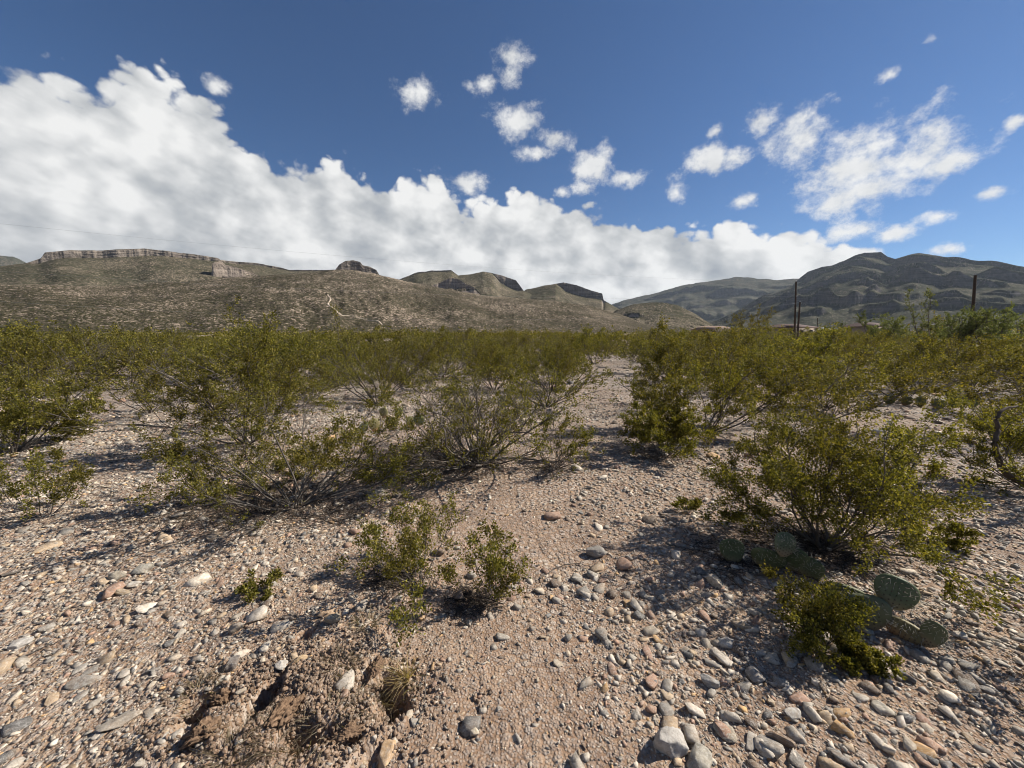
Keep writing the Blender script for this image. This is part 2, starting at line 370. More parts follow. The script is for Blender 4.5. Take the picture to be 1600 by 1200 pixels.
def build_ground():
    rr = [0.35]
    while rr[-1] < 9000: rr.append(rr[-1] * (1.010 if rr[-1] < 3 else 1.022 if rr[-1] < 8 else 1.05))
    rr = np.array(rr)
    a = np.concatenate([np.linspace(-R(68), R(68), 400), np.linspace(R(68), R(292), 70)[1:-1]])
    rg, ag = np.meshgrid(rr, a, indexing='ij')
    x, y = rg * np.sin(ag), rg * np.cos(ag); z = gz(x, y)
    n, k = rg.shape
    i = np.arange(n - 1)[:, None] * k; j = np.arange(k)[None]; j2 = (j + 1) % k
    f = np.stack([i + j, i + j2, i + k + j2, i + k + j], -1).reshape(-1, 4)[:, ::-1]
    b = Buf(); b.add(np.stack([x, y, z], -1), f)
    # close the patch under the camera
    c0 = b.n; b.add([[0, 0, GZ0]], np.stack([np.arange(k) - c0, (np.arange(k) + 1) % k - c0, np.full(k, 0)], -1))
    me = b.mesh('ground', M['ground'], True)
    return tag(link('ground', me), kind='structure')
GROUND = build_ground()

# ------------------------------------------------------------------ hills, mesas and mountains
NT = 100
def hill(name, prof, rc, rf, mat, cap=None, caprock=0.0, gully=0.12, seed=1, na=None, shape=1.25, back=1.35, rough=1.0, ledges=(), fluting=1.0, soft=.012, nt=None):
    """prof: skyline as photo (u,v) turned into bearing and height at range rc; cap: [(u, cliff height m)] under the crest"""
    A = np.array([azel(u, v) for u, v in prof]); az0, az1 = A[0, 0], A[-1, 0]
    na = na or int(max(60, (az1 - az0) * 560))
    az = np.linspace(az0, az1, na)
    # straight-line interpolation in the skyline, roughened
    Hc = np.interp(az, A[:, 0], np.tan(A[:, 1])) * rc + EYE
    if isinstance(rf, (int, float)): rfa = np.full(na, float(rf))
    else: rfa = np.interp(az, [azel(u, 500)[0] for u, _ in rf], [q for _, q in rf])
    arc = az * rc
    Hc = Hc + rough * (0.006 * rc * 0.35) * fbm(arc / (rc * 0.02), arc * 0 + seed, 4, seed)
    capH = np.zeros(na)
    if cap: capH = np.interp(az, [azel(u, 500)[0] for u, _ in cap], [h for _, h in cap])
    capH = np.clip(capH, 0, np.maximum(Hc * 0.9, 0))
    rcl = rc * (1 - 0.02 - 0.006 * fluting * fbm(arc / (rc * 0.03), arc * 0 + 3.3, 5, seed + 7, .62) - 0.02 * fbm(arc / (rc * 0.08), arc * 0, 2, seed + 3))
    rows_r, rows_z, rows_d = [], [], []
    base = Hc - capH
    k = np.exp(-np.linspace(-2.5, 2.5, 2 * max(3, int(na * soft)) + 1) ** 2 / 2); k /= k.sum(); h = len(k) // 2
    sm = np.convolve(np.pad(base, h, mode='edge'), k, mode='valid')
    base = np.minimum(sm, Hc - 0.0); capH = Hc - base
    T = np.linspace(0, 1, nt or NT)
    for t in T:
        r = rfa + (rc * .975 - rfa) * t + (rcl - rc * .975) * t ** 16
        z = base * (t ** shape)
        # spurs and gullies run down the slope
        n1 = fbm(arc / (rc * 0.09) + 0.9 * t, np.full(na, t * 2.5), 4, seed + 20, 0.42)
        n2 = fbm(arc / (rc * 0.02), np.full(na, t * 14), 4, seed + 40)
        env = (t * (1 - t)) ** 0.7 * 2
        z = z + Hc * gully * (1.35 * n1 + 0.26 * n2) * env
        for (lt, lh, lw) in ledges:
            # a rock ledge: the slope steps up within a short run
            wob = lt + 0.05 * fbm(arc / (rc * 0.06), arc * 0 + lt * 9, 3, seed + int(lt * 100))
            amp = np.clip(0.55 + 1.6 * fbm(arc / (rc * 0.05), arc * 0 + lt * 31, 3, seed + 5 + int(lt * 77)), 0, 1.2)
            z = z + lh * Hc * amp * (sstep(t, wob - 0.001, wob + 0.006) - sstep(t, wob + .006, wob + lw))
        rows_r.append(r); rows_z.append(np.maximum(z, -2))
    top = rows_z[-1].copy()
    for s in np.linspace(0, 1, 12)[1:]:
        st = 0.0016 * rc * fbm(arc / (rc * 0.012), np.full(na, s * 9), 3, seed + 60) + 0.0016 * rc * ((math.sin(s * 40 + seed) > 0) * .5 + .3 * math.sin(s * 91))
        rows_r.append(rcl + capH * 0.12 * s + np.abs(st) * np.sign(capH)); rows_z.append(top + capH * s)
    for s in (0.3, 0.6, 1.0):
        rows_r.append(rcl + capH * 0.12 + (rc - rcl) * s + 0.01 * rc * s); rows_z.append(top + capH * (1 + 0.04 * s))
    for s in (0.1, 0.25, 0.5, 0.8, 1.0):
        rows_r.append(rc * 1.01 + capH * 0.12 + (back - 1) * rc * s); rows_z.append((top + capH) * (1 - s ** 1.2) + 0 * s - 2 * s)
    r = np.array(rows_r); z = np.array(rows_z); a = np.broadcast_to(az, r.shape)
    n, k = r.shape
    i = np.arange(n - 1)[:, None] * k; j = np.arange(k - 1)[None]
    f = np.stack([i + j, i + j + 1, i + k + j + 1, i + k + j], -1).reshape(-1, 4)
    b = Buf(); P = np.stack([r * np.sin(a), r * np.cos(a), z], -1); b.add(P, f)
    return tag(link(name, b.mesh(name, mat, False)), kind='structure'), P

hill('far_mountain', [(-500, 430), (-300, 412), (-160, 398), (-60, 400), (0, 402), (20, 404), (42, 412), (80, 440), (130, 480), (160, 510)], 6200, 4200, M['mount'], seed=3, gully=.1, ledges=((.6, .05, .2),))
hill('mesa', [(-420, 470), (-250, 440), (-120, 426), (0, 417), (40, 412), (64, 404), (70, 395), (110, 392), (160, 393), (225, 391), (300, 400), (340, 406), (345, 409), (400, 412), (440, 419), (452, 423), (520, 423), (560, 430), (640, 455), (720, 490), (760, 515)],
     2100, 900, M['mesa'], cap=[(-420, 0), (40, 0), (64, 0), (70, 24), (150, 28), (225, 30), (260, 23), (300, 20), (340, 18), (347, 11), (440, 10), (452, 5), (530, 7), (560, 4), (640, 0), (760, 0)], seed=11, gully=.07, shape=1.15, na=1500, rough=.35, fluting=.7, soft=.02)
hill('hill', [(560, 500), (590, 470), (612, 446), (625, 438), (650, 427), (675, 424), (705, 424), (716, 432), (735, 430), (755, 426), (785, 431), (806, 438), (818, 455), (850, 470), (900, 488), (960, 510)],
     2300, 1250, M['mesa'], cap=[(560, 0), (600, 0), (650, 6), (705, 8), (720, 0), (770, 2), (783, 50), (806, 60), (818, 0), (960, 0)], seed=22, gully=.10, shape=1.1, na=600, rough=.4)
hill('hill', [(770, 500), (800, 470), (822, 454), (850, 447), (880, 443), (900, 447), (925, 456), (941, 460), (943, 470), (960, 480), (1010, 505), (1030, 515)],
     2500, 1350, M['mesa'], cap=[(770, 0), (868, 0), (882, 52), (900, 58), (941, 36), (944, 8), (950, 0), (1030, 0)], seed=33, gully=.09, shape=1.1, na=460, rough=.3)
hill('mountain', [(860, 510), (900, 500), (940, 482), (960, 475), (990, 467), (1030, 458), (1065, 447), (1100, 442), (1150, 434), (1180, 436), (1215, 440), (1260, 436), (1330, 440), (1450, 470), (1560, 500)],
     7200, 4600, M['mount'], cap=[(860, 0), (1560, 0)], seed=44, gully=.13, na=700, nt=180, ledges=((.3, .12, .2), (.5, .10, .18), (.68, .10, .15), (.84, .07, .1)))
hill('mountain', [(1060, 515), (1120, 500), (1160, 482), (1200, 462), (1238, 448), (1250, 436), (1262, 427), (1285, 419), (1300, 417), (1318, 411), (1335, 403), (1350, 399), (1376, 397), (1386, 404), (1398, 408), (1420, 402), (1436, 399), (1452, 401), (1480, 408), (1515, 409), (1560, 414), (1600, 421), (1680, 430), (1800, 424), (2000, 436), (2300, 470), (2700, 512)],
     4700, 1900, M['mount'], cap=[(1060, 0), (1236, 0), (1250, 70), (1275, 30), (1300, 0), (1330, 20), (1370, 60), (1384, 50), (1390, 0), (2700, 0)], seed=55, gully=.09, na=1500, shape=1.05, rough=.35,
     nt=230,
     ledges=((.20, .07, .10), (.29, .12, .12), (.38, .08, .10), (.47, .13, .12), (.56, .08, .10), (.64, .11, .10), (.73, .08, .08), (.82, .08, .08), (.9, .06, .08)))
hill('hill', [(900, 514), (940, 500), (965, 484), (990, 476), (1015, 473), (1035, 473), (1060, 478), (1085, 490), (1105, 503), (1125, 514)],
     1700, 1150, M['mesa'], cap=[(900, 0), (1125, 0)], seed=66, gully=.16, na=300, rough=.6, nt=160, ledges=((.35, .14, .2), (.55, .12, .2), (.75, .08, .15)))
# pale front slope with the little butte on top
_, FRONT = hill('hill', [(-500, 470), (-300, 458), (-100, 450), (0, 447), (60, 445), (130, 449), (200, 448), (290, 442), (350, 437), (420, 432), (480, 428), (520, 424), (560, 425), (590, 430), (620, 438), (680, 450), (760, 463), (850, 470), (920, 478), (980, 495), (1020, 512)],
     1350, [(-500, 330), (0, 330), (600, 420), (1020, 700)], M['hill'], seed=77, gully=.10, shape=1.3, na=1300, rough=.5, back=1.25)
hill('butte', [(518, 432), (524, 424), (530, 416), (540, 410), (552, 409), (563, 412), (567, 417), (578, 419), (588, 424), (594, 434)],
     1372, 1325, M['mesa'], cap=[(518, 0), (522, 18), (530, 30), (552, 34), (566, 22), (588, 20), (592, 0), (594, 0)], seed=88, gully=.02, na=150, rough=.25, back=1.05, fluting=.4, shape=.35)
hill('rock_fin', [(327, 440), (330, 436), (332, 414), (345, 410), (352, 416), (372, 421), (395, 428), (410, 437), (425, 440)],
     1720, 1668, M['hill'], cap=[(327, 0), (330, 50), (348, 60), (372, 26), (400, 8), (425, 0)], seed=90, gully=.02, na=120, rough=.2, back=1.05, fluting=.5, shape=.35)
hill('rock_knoll', [(640, 466), (655, 456), (672, 449), (690, 441), (705, 435), (716, 437), (728, 445), (742, 452), (755, 466)],
     1640, 1480, M['hill'], cap=[(640, 0), (660, 10), (690, 34), (712, 44), (728, 20), (755, 0)], seed=91, gully=.12, na=160, rough=.5, back=1.08, shape=.9)

def front_scrub():
    """low shrubs dotted over the pale front slope"""
    g = np.random.default_rng(5); n = 42000
    i = g.integers(3, NT - 4, n); j = g.integers(1, FRONT.shape[1] - 2, n); fu = g.random((n, 1)); fv = g.random((n, 1))
    p = (FRONT[i, j] * (1 - fu) + FRONT[i, j + 1] * fu) * (1 - fv) + (FRONT[i + 1, j] * (1 - fu) + FRONT[i + 1, j + 1] * fu) * fv
    s = g.uniform(.5, 1.4, (n, 1))
    o = np.array([[1, 0, 0.25], [0.3, .95, .3], [-.8, .6, .2], [-.8, -.6, .3], [.3, -.95, .2], [0.1, 0, 1.05]])
    jit = 1 + g.uniform(-.3, .3, (n, 6, 1))
    v = p[:, None, :] + o[None] * jit * s[:, None, :] * np.array([1, 1, .9])
    f = np.array([[0, 1, 5], [1, 2, 5], [2, 3, 5], [3, 4, 5], [4, 0, 5]])
    ff = (np.arange(n)[:, None, None] * 6 + f[None]).reshape(-1, 3)
    b = Buf(); b.add(v, ff)
    o = link('hillside_scrub', b.mesh('hillside_scrub', M['scrub'])); tag(o, 'dark low shrubs dotted over the pale hillside', 'shrubs', kind='stuff')
front_scrub()

# a worn trail zigzagging up the front slope
def trail():
    uv = [(512, 461), (517, 468), (512, 476), (521, 483), (528, 490), (545, 495), (566, 499), (590, 503), (597, 509)]
    b = Buf(); pts = []
    azs = np.arctan2(FRONT[10, :, 0], FRONT[10, :, 1])
    for u, v in uv:
        a, e = azel(u, v); j = int(np.argmin(np.abs(azs - a)))
        col = FRONT[:NT, j]; rr = np.hypot(col[:, 0], col[:, 1]); ee = np.arctan2(col[:, 2] - EYE, rr)
        k = int(np.argmax(ee >= e)); pts.append(col[k] * 1.0)
    P = []
    for q in range(len(pts) - 1):
        for t in np.linspace(0, 1, 8, endpoint=False): P.append(pts[q] * (1 - t) + pts[q + 1] * t)
    P = np.array(P + [pts[-1]])
    # drop every point onto the slope
    for k in range(len(P)):
        a = math.atan2(P[k, 0], P[k, 1]); j = np.interp(a, azs, np.arange(len(azs))); j0 = int(j)
        col = FRONT[:NT, j0] * (1 - (j - j0)) + FRONT[:NT, min(j0 + 1, len(azs) - 1)] * (j - j0)
        P[k, 2] = np.interp(math.hypot(P[k, 0], P[k, 1]), np.hypot(col[:, 0], col[:, 1]), col[:, 2]) + 0.9
    w = 0.9 + 0.9 * np.random.default_rng(2).random(len(P))
    d = np.gradient(P, axis=0); s = np.stack([-d[:, 1], d[:, 0], 0 * d[:, 0]], -1); s /= np.linalg.norm(s, axis=1)[:, None] + 1e-6
    Lq, Rq = P + s * w[:, None], P - s * w[:, None]; n = len(P)
    v = np.concatenate([Lq, Rq, Lq - [0, 0, 4], Rq - [0, 0, 4]]); i = np.arange(n - 1)
    b.add(v, np.concatenate([np.stack([i, i + 1, n + i + 1, n + i], -1), np.stack([i, 2 * n + i, 2 * n + i + 1, i + 1], -1), np.stack([n + i, n + i + 1, 3 * n + i + 1, 3 * n + i], -1)]))
    o = link('path', b.mesh('path', mat_plain('bare_trail', (0.34, 0.28, 0.22), (0.46, 0.39, 0.31), 0.3, 1, 0))); tag(o, kind='structure')
trail()

# ------------------------------------------------------------------ stones
PAL = np.array([(.50, .48, .45), (.62, .59, .54), (.40, .385, .36), (.29, .285, .275), (.165, .17, .18), (.43, .35, .26), (.50, .34, .18), (.35, .24, .19), (.15, .12, .10), (.47, .43, .37)])
PALW = np.array([.15, .09, .17, .16, .10, .11, .03, .09, .06, .10]); PALW /= PALW.sum(); PAL = PAL * np.array([1.0, .91, .80])
def hull_shape(seed, npts, boxy=0.5):
    g = np.random.default_rng(seed); p = g.normal(size=(npts, 3)); p /= np.linalg.norm(p, axis=1)[:, None]
    p = np.sign(p) * np.abs(p) ** (1 - 0.45 * boxy); p *= g.uniform(.85, 1.1, (npts, 1))
    bm = bmesh.new()
    for q in p: bm.verts.new(q)
    r = bmesh.ops.convex_hull(bm, input=bm.verts)
    loose = [v for v in bm.verts if not v.link_faces]
    bmesh.ops.delete(bm, geom=loose, context='VERTS')
    bmesh.ops.triangulate(bm, faces=bm.faces); bmesh.ops.recalc_face_normals(bm, faces=bm.faces)
    bm.verts.index_update()
    v = np.array([q.co[:] for q in bm.verts]); f = np.array([[w.index for w in t.verts] for t in bm.faces]); bm.free()
    return v, f
def ico_shape(seed, sub, amp=.18, freq=1.1):
    g = np.random.default_rng(seed); bm = bmesh.new(); bmesh.ops.create_icosphere(bm, subdivisions=sub, radius=1)
    v = np.array([q.co[:] for q in bm.verts]); f = np.array([[w.index for w in t.verts] for t in bm.faces]); bm.free()
    for k in range(15):                     # worn flat faces
        n = g.normal(size=3); n /= np.linalg.norm(n); d = v @ n; lim = g.uniform(.42, .8)
        v = v - np.maximum(d - lim, 0)[:, None] * n * 0.85
    o = g.uniform(0, 50, 3)
    v = v * (1 + amp * (fbm(v[:, 0] * freq + o[0], v[:, 1] * freq + v[:, 2] * 1.3 + o[1], 3, seed)))[:, None]
    return v, f
SMALL = [hull_shape(100 + i, 9) for i in range(10)]
MED = [hull_shape(200 + i, 13 + i % 5, .8) for i in range(13)] + [ico_shape(300 + i, 2, .25) for i in range(1)]
BIG = [ico_shape(400 + i, 3, .22, 1.4) for i in range(8)]
def rotz_tilt(n, g, tilt):
    a = g.uniform(0, 2 * np.pi, n); tx, ty = g.normal(0, tilt, n), g.normal(0, tilt, n)
    ca, sa = np.cos(a), np.sin(a); z, o = np.zeros(n), np.ones(n)
    Rz = np.stack([np.stack([ca, -sa, z], -1), np.stack([sa, ca, z], -1), np.stack([z, z, o], -1)], -2)
    Rx = np.stack([np.stack([o, z, z], -1), np.stack([z, np.cos(tx), -np.sin(tx)], -1), np.stack([z, np.sin(tx), np.cos(tx)], -1)], -2)
    Ry = np.stack([np.stack([np.cos(ty), z, np.sin(ty)], -1), np.stack([z, o, z], -1), np.stack([-np.sin(ty), z, np.cos(ty)], -1)], -2)
    return Rx @ Ry @ Rz
def gravel_map(x, y):
    """how stony the ground is: the middle track and the bank are sandy, both sides and the lower right are cobbled"""
    g = 0.62 + 0.9 * fbm(x * .5 + 7, y * .5, 3, 71) + 0.35 * fbm(x * 2.2, y * 2.2, 2, 72)
    cx = np.interp(y, [0.5, 1.5, 2.5, 4, 7, 12, 16], [0.0, 0.05, 0.0, 0.15, 0.6, 2.2, 3.4])
    track = np.exp(-((x - cx) / (0.42 + 0.05 * y)) ** 2)
    g = g - 0.6 * track * (1 - sstep(y, 5, 9))
    g = g + 0.7 * sstep(x + .5 * fbm(y * 2, x * 2, 2, 8), 0.2, 1.2) * (1 - sstep(y, 1.9, 2.8)) + 0.4 * sstep(-x, 0.7, 1.5)
    q = HUMPS[0][0]; g = g - 0.75 * np.exp(-((x - q.x + .12) / .34) ** 2 - ((y - q.y + .02) / .24) ** 2)
    return np.clip(g, 0.08, 1.3)
def scatter(n, r0, r1, s0, s1, g, power=1.6):
    a = g.uniform(-R(62), R(62), n); r = np.sqrt(g.uniform(r0 * r0, r1 * r1, n))
    x, y = r * np.sin(a), r * np.cos(a)
    keep = g.random(n) < gravel_map(x, y); x, y, r = x[keep], y[keep], r[keep]; n = len(x)
    s = s0 + (s1 - s0) * g.random(n) ** power
    return x, y, s
def stones():
    g = np.random.default_rng(77)
    layers = [  # count, range, size, shapes
        (46000, 0.9, 3.4, .0025, .0075, SMALL), (46000, 0.9, 6.0, .006, .016, SMALL), (24000, 3.0, 11.0, .012, .030, SMALL),
        (13500, 0.9, 9.0, .009, .028, MED), (6500, 7.0, 24.0, .028, .065, SMALL), (1500, 0.95, 12.0, .024, .048, MED), (420, 2.5, 16, .045, .085, MED), (2600, 12.0, 40.0, .06, .13, SMALL)]
    cand = []; bufs = Buf()
    for li, (n, r0, r1, s0, s1, shp) in enumerate(layers):
        x, y, s = scatter(n, r0, r1, s0, s1, g)
        if shp is MED and li == 3:
            m = 520; xa = 1.35 + g.normal(0, .6, m); ya = g.uniform(.9, 2.3, m) + g.normal(0, .15, m); x, y, s = np.append(x, xa), np.append(y, ya), np.append(s, .014 + .026 * g.random(m) ** 1.8)
        n = len(x); z = gz(x, y)
        sc = np.stack([s * g.uniform(.9, 1.45, n), s * g.uniform(.65, 1.0, n), s * g.uniform(.35, .75, n)], -1)
        Rm = rotz_tilt(n, g, .22)
        c = PAL[g.choice(len(PAL), n, p=PALW)] * g.uniform(.8, 1.15, (n, 1))
        zz = z + sc[:, 2] * g.uniform(-.15, .45, n)
        which = g.integers(0, len(shp), n)
        d = np.stack([x, y, zz - EYE], -1); c_, s_ = math.cos(PITCH), math.sin(PITCH)
        dep = d[:, 1] * c_ - d[:, 2] * s_; up = d[:, 1] * s_ + d[:, 2] * c_
        u = CU + F_PX * d[:, 0] / dep; v = CV - F_PX * up / dep
        scr = np.where((u > 5) & (u < 1595) & (v < 1192), s / dep, 0)
        cand.append((x, y, zz, sc, Rm, c, which, scr, [id(shp)] * n, shp))
    allscr = np.concatenate([q[7] for q in cand]); thr = np.sort(allscr)[-270]
    meshes = {}
    for (x, y, zz, sc, Rm, c, which, scr, _, shp) in cand:
        solo = scr >= thr
        for k, (bv, bf) in enumerate(shp):
            m = (which == k) & ~solo; n = int(m.sum())
            if not n: continue
            v = np.einsum('nij,nkj->nki', Rm[m], bv[None] * sc[m][:, None, :]) + np.stack([x[m], y[m], zz[m]], -1)[:, None, :]
            f = (np.arange(n)[:, None, None] * len(bv) + bf[None]).reshape(-1, 3)
            col = np.concatenate([np.repeat(c[m], len(bv), 0), np.ones((n * len(bv), 1))], 1)
            bufs.add(v, f, col)
        for i in np.nonzero(solo)[0]:
            key = (id(shp), int(which[i]))
            if key not in meshes:
                bb = Buf(); bb.add(*shp[which[i]]); meshes[key] = bb.mesh('stone', M['stone'], len(shp[which[i]][0]) > 40)
            o = link('stone', meshes[key], GROUND)
            mt = Matrix(Rm[i].tolist()).to_4x4() @ Matrix.Diagonal((*sc[i].tolist(), 1)); mt.translation = (x[i], y[i], zz[i])
            o.matrix_world = mt; o.color = (*c[i].tolist(), 1)
    o = link('gravel', bufs.mesh('gravel', M['stones'])); tag(o, 'loose grey and tan gravel strewn over the dry ground', 'gravel', kind='stuff')
stones()

def rock(u, v, wpx, asp, hgt, col, label, seed, rz=0.0, sub=4, flat=False, sink=.3):
    p = on(u, v); dep = p.y * math.cos(PITCH) + (EYE - p.z) * math.sin(PITCH); w = wpx / F_PX * dep / 2
    vv, ff = ico_shape(seed, sub, .20, 1.3)
    vv = vv * (1 + .07 * fbm(vv[:, 0] * 4 + seed, vv[:, 1] * 4 + vv[:, 2] * 3.3, 4, seed, .6))[:, None]
    if flat: vv[:, 2] = np.clip(vv[:, 2], -.8, .55)
    b = Buf(); b.add(vv * np.array([w, w * asp, w * hgt]), ff)
    o = link('rock', b.mesh('rock', M['stone'], True)); o.location = (p.x, p.y, p.z + w * hgt * (0.95 - 2 * sink))
    o.rotation_euler = (0, 0, rz); o.color = (*[q * k for q, k in zip(col, (.86, .81, .74))], 1)
    return tag(o, label, 'rock', 'larger rocks in the foreground gravel')
rock(1040, 1165, 66, .85, .75, (.46, .45, .44), 'large rounded grey rock with pale veins at the bottom edge', 1, .5)
rock(1097, 1188, 56, .8, .5, (.44, .42, .37), 'blocky tan-grey rock right of the large veined rock', 2, .2)
rock(732, 1139, 40, .55, .45, (.62, .58, .48), 'cream wedge-shaped rock lying alone on the sandy track', 3, 2.4)
rock(602, 1186, 34, 1.5, .8, (.56, .40, .25), 'orange-tan upright block at the bottom edge', 4, .1)
rock(1111, 1071, 44, .5, .45, (.36, .36, .36), 'long grey cobble with a rounded back', 5, 2.6)
rock(1134, 1008, 30, .85, .75, (.56, .54, .51), 'pale round rock with a dark hollow beside the shaded stones', 6)
rock(1178, 1060, 34, .9, .7, (.34, .33, .32), 'dark grey mottled rock below the small creosote', 7)
rock(1236, 1117, 32, .8, .6, (.50, .49, .47), 'white and black marbled rock in the lower right cobbles', 8, .4)
rock(1221, 1160, 44, .5, .5, (.26, .19, .14), 'brown banded oblong cobble in the lower right', 9, 2.6)
rock(930, 868, 34, .75, .6, (.30, .29, .28), 'round grey rock at the edge of the big bush shadow', 10)
rock(222, 893, 36, .8, .7, (.38, .37, .33), 'grey-green square block, largest of the stone pile at left', 11, .6)
rock(187, 903, 30, .8, .6, (.34, .31, .26), 'dull olive-grey block on the left of the stone pile', 12, .2)
rock(190, 927, 30, .7, .45, (.42, .34, .24), 'tan slab in front of the stone pile at left', 13)
rock(210, 916, 20, .8, .6, (.58, .56, .52), 'small white stone wedged in the stone pile at left', 14)
rock(471, 1033, 36, .6, .5, (.56, .42, .26), 'orange-tan slab on the crumbling bank', 15, .7)
rock(440, 1040, 24, .9, .7, (.52, .51, .50), 'pale grey round stone touching the orange slab', 16)
rock(521, 971, 36, .6, .4, (.52, .44, .32), 'cream-tan flat stone, front one of a pair', 17, .3)
rock(514, 960, 34, .5, .4, (.46, .33, .22), 'brown-tan flat stone, rear one of a pair', 18, .4)
rock(364, 1040, 30, .9, .8, (.22, .20, .19), 'dark grey angular block with a black shadow side', 19)
rock(368, 985, 28, .8, .7, (.32, .28, .24), 'brown-grey block with a white chip on top', 20, .4)
rock(563, 950, 26, 1.3, .6, (.40, .37, .33), 'grey-buff flake standing at the head of the bank', 21)
rock(133, 1068, 48, .6, .35, (.36, .35, .33), 'wide flat grey slab with an orange end at left', 22, .5)
rock(195, 1126, 66, .55, .22, (.40, .36, .31), 'broad buff slab almost flush with the gravel at left', 23, .6)
rock(30, 1008, 34, .7, .5, (.50, .49, .48), 'pale grey rock near the left edge', 24, .5)
rock(1135, 1142, 34, 1.2, .3, (.38, .34, .28), 'flat buff slab among the lower right cobbles', 25, .1)
rock(1375, 1108, 36, .6, .4, (.60, .57, .50), 'cream oval cobble in the lower right', 26, 2.4)
rock(1374, 678, 26, .7, .6, (.55, .54, .52), 'white rock glimpsed behind the big bush', 27)

# ------------------------------------------------------------------ shrubs
def tube(b, P, rad, sides):
    P = np.asarray(P); n = len(P); rad = np.asarray(rad)
    d = np.gradient(P, axis=0); d /= np.linalg.norm(d, axis=1)[:, None] + 1e-9
    ref = np.where(np.abs(d[:, 2:3]) < .9, np.array([[0, 0, 1.]]), np.array([[1., 0, 0]]))
    s = np.cross(d, ref); s /= np.linalg.norm(s, axis=1)[:, None] + 1e-9; t = np.cross(d, s)
    a = np.arange(sides) * 2 * np.pi / sides
    V = P[:, None] + rad[:, None, None] * (np.cos(a)[None, :, None] * s[:, None] + np.sin(a)[None, :, None] * t[:, None])
    i = np.arange(n - 1)[:, None] * sides; j = np.arange(sides)[None]; j2 = (j + 1) % sides
    f = np.stack([i + j, i + j2, i + sides + j2, i + sides + j], -1).reshape(-1, 4)
    b.add(V, f)
def grow(g, p, d, L, n, gnarl, up):
    P = [np.array(p, float)]; d = np.array(d, float); D = [d]
    for _ in range(n):
        d = d + g.normal(0, gnarl, 3) + np.array([0, 0, up]); d = d / np.linalg.norm(d)
        P.append(P[-1] + d * L / n); D.append(d)
    return np.array(P), np.array(D)
def leaves(b, pts, dirs, size, g):
    n = len(pts)
    if not n: return
    d = dirs + g.normal(0, .75, (n, 3)) + np.array([0, 0, .25]); d /= np.linalg.norm(d, axis=1)[:, None]
    s = np.cross(d, g.normal(size=(n, 3))); s /= np.linalg.norm(s, axis=1)[:, None] + 1e-9
    L = size * g.uniform(.7, 1.3, (n, 1)); w = L * g.uniform(.26, .38, (n, 1))
    nrm = np.cross(d, s) * L * .12
    V = np.stack([pts, pts + d * L * .5 + s * w + nrm, pts + d * L, pts + d * L * .5 - s * w + nrm], 1)
    b.add(V, (np.arange(n)[:, None] * 4 + np.arange(4)[None]))
def shrub_parts(seed, H, spread, nst, lean=(0, 0), leaf=.015, nleaf=20, dead=0.0, gnarl=1.0, sides=(5, 3), tmin=8, tmax=58, droop=0.0, nsec=(9, 13), thick=1.0):
    """list of (stem buffer, foliage buffer), one for each main stem"""
    g = np.random.default_rng(seed); out = []
    for i in range(nst):
        sb, fb = Buf(), Buf()
        ph = i * 2.39996 + g.normal(0, .3); tl = R(tmin + (tmax - tmin) * math.sqrt((i + .5) / nst) * g.uniform(.75, 1.1)) * min(spread, 1.5)
        tl = min(tl, R(78))
        d = np.array([math.sin(tl) * math.cos(ph) + lean[0], math.sin(tl) * math.sin(ph) + lean[1], math.cos(tl)]); d /= np.linalg.norm(d)
        L = H * g.uniform(.8, 1.12) * (1 + .35 * math.sin(tl) * spread)
        base = np.array([math.cos(ph), math.sin(ph), 0]) * H * .05 * g.uniform(.3, 1.3); base[2] = -.03
        P, D = grow(g, base, d, L, 9, .13 * gnarl, .035 - droop)
        P[:, 2] = np.maximum(P[:, 2], .02 - .05 * (np.arange(len(P)) == 0))
        r0 = H * .0105 * g.uniform(.7, 1.25) * thick
        tube(sb, P, np.linspace(r0, r0 * .28, len(P)), sides[0])
        isdead = g.random() < dead
        lp, ld = [], []
        for k in range(int(g.integers(*nsec))):
            t = g.uniform(.28, 1.0); x = t * 9; i0 = min(int(x), 8); fr = x - i0
            p0 = P[i0] * (1 - fr) + P[i0 + 1] * fr; dd = D[i0 + 1] + g.normal(0, .55, 3); dd /= np.linalg.norm(dd)
            L2 = L * g.uniform(.22, .46) * (1.15 - .45 * t)
            P2, D2 = grow(g, p0, dd, L2, 6, .18 * gnarl, .06 - droop)
            tube(sb, P2, np.linspace(r0 * .42 * (1.2 - .6 * t), r0 * .14, 7), sides[1])
            dd2 = isdead or g.random() < dead * .6
            for q in range(int(g.integers(5, 10))):
                t2 = g.uniform(.25, 1.0) * 6; i2 = min(int(t2), 5); p1 = P2[i2] + (P2[i2 + 1] - P2[i2]) * (t2 - i2)
                d3 = D2[i2 + 1] + g.normal(0, .6, 3); d3 /= np.linalg.norm(d3)
                P3, D3 = grow(g, p1, d3, H * g.uniform(.07, .17), 3, .2, .05)
                tube(sb, P3, np.linspace(r0 * .15, r0 * .07, 4), 3)
                if dd2 and g.random() < .9: continue
                m = int(nleaf * g.uniform(.6, 1.4)); tt = g.uniform(.15, 1.0, m) * 3; ii = np.minimum(tt.astype(int), 2)
                pp = P3[ii] + (P3[ii + 1] - P3[ii]) * (tt - ii)[:, None]
                lp.append(pp + g.normal(0, .006 + H * .009, (m, 3))); ld.append(D3[ii + 1])
        if lp: leaves(fb, np.concatenate(lp), np.concatenate(ld), leaf, g)
        out.append((sb, fb))
    return out
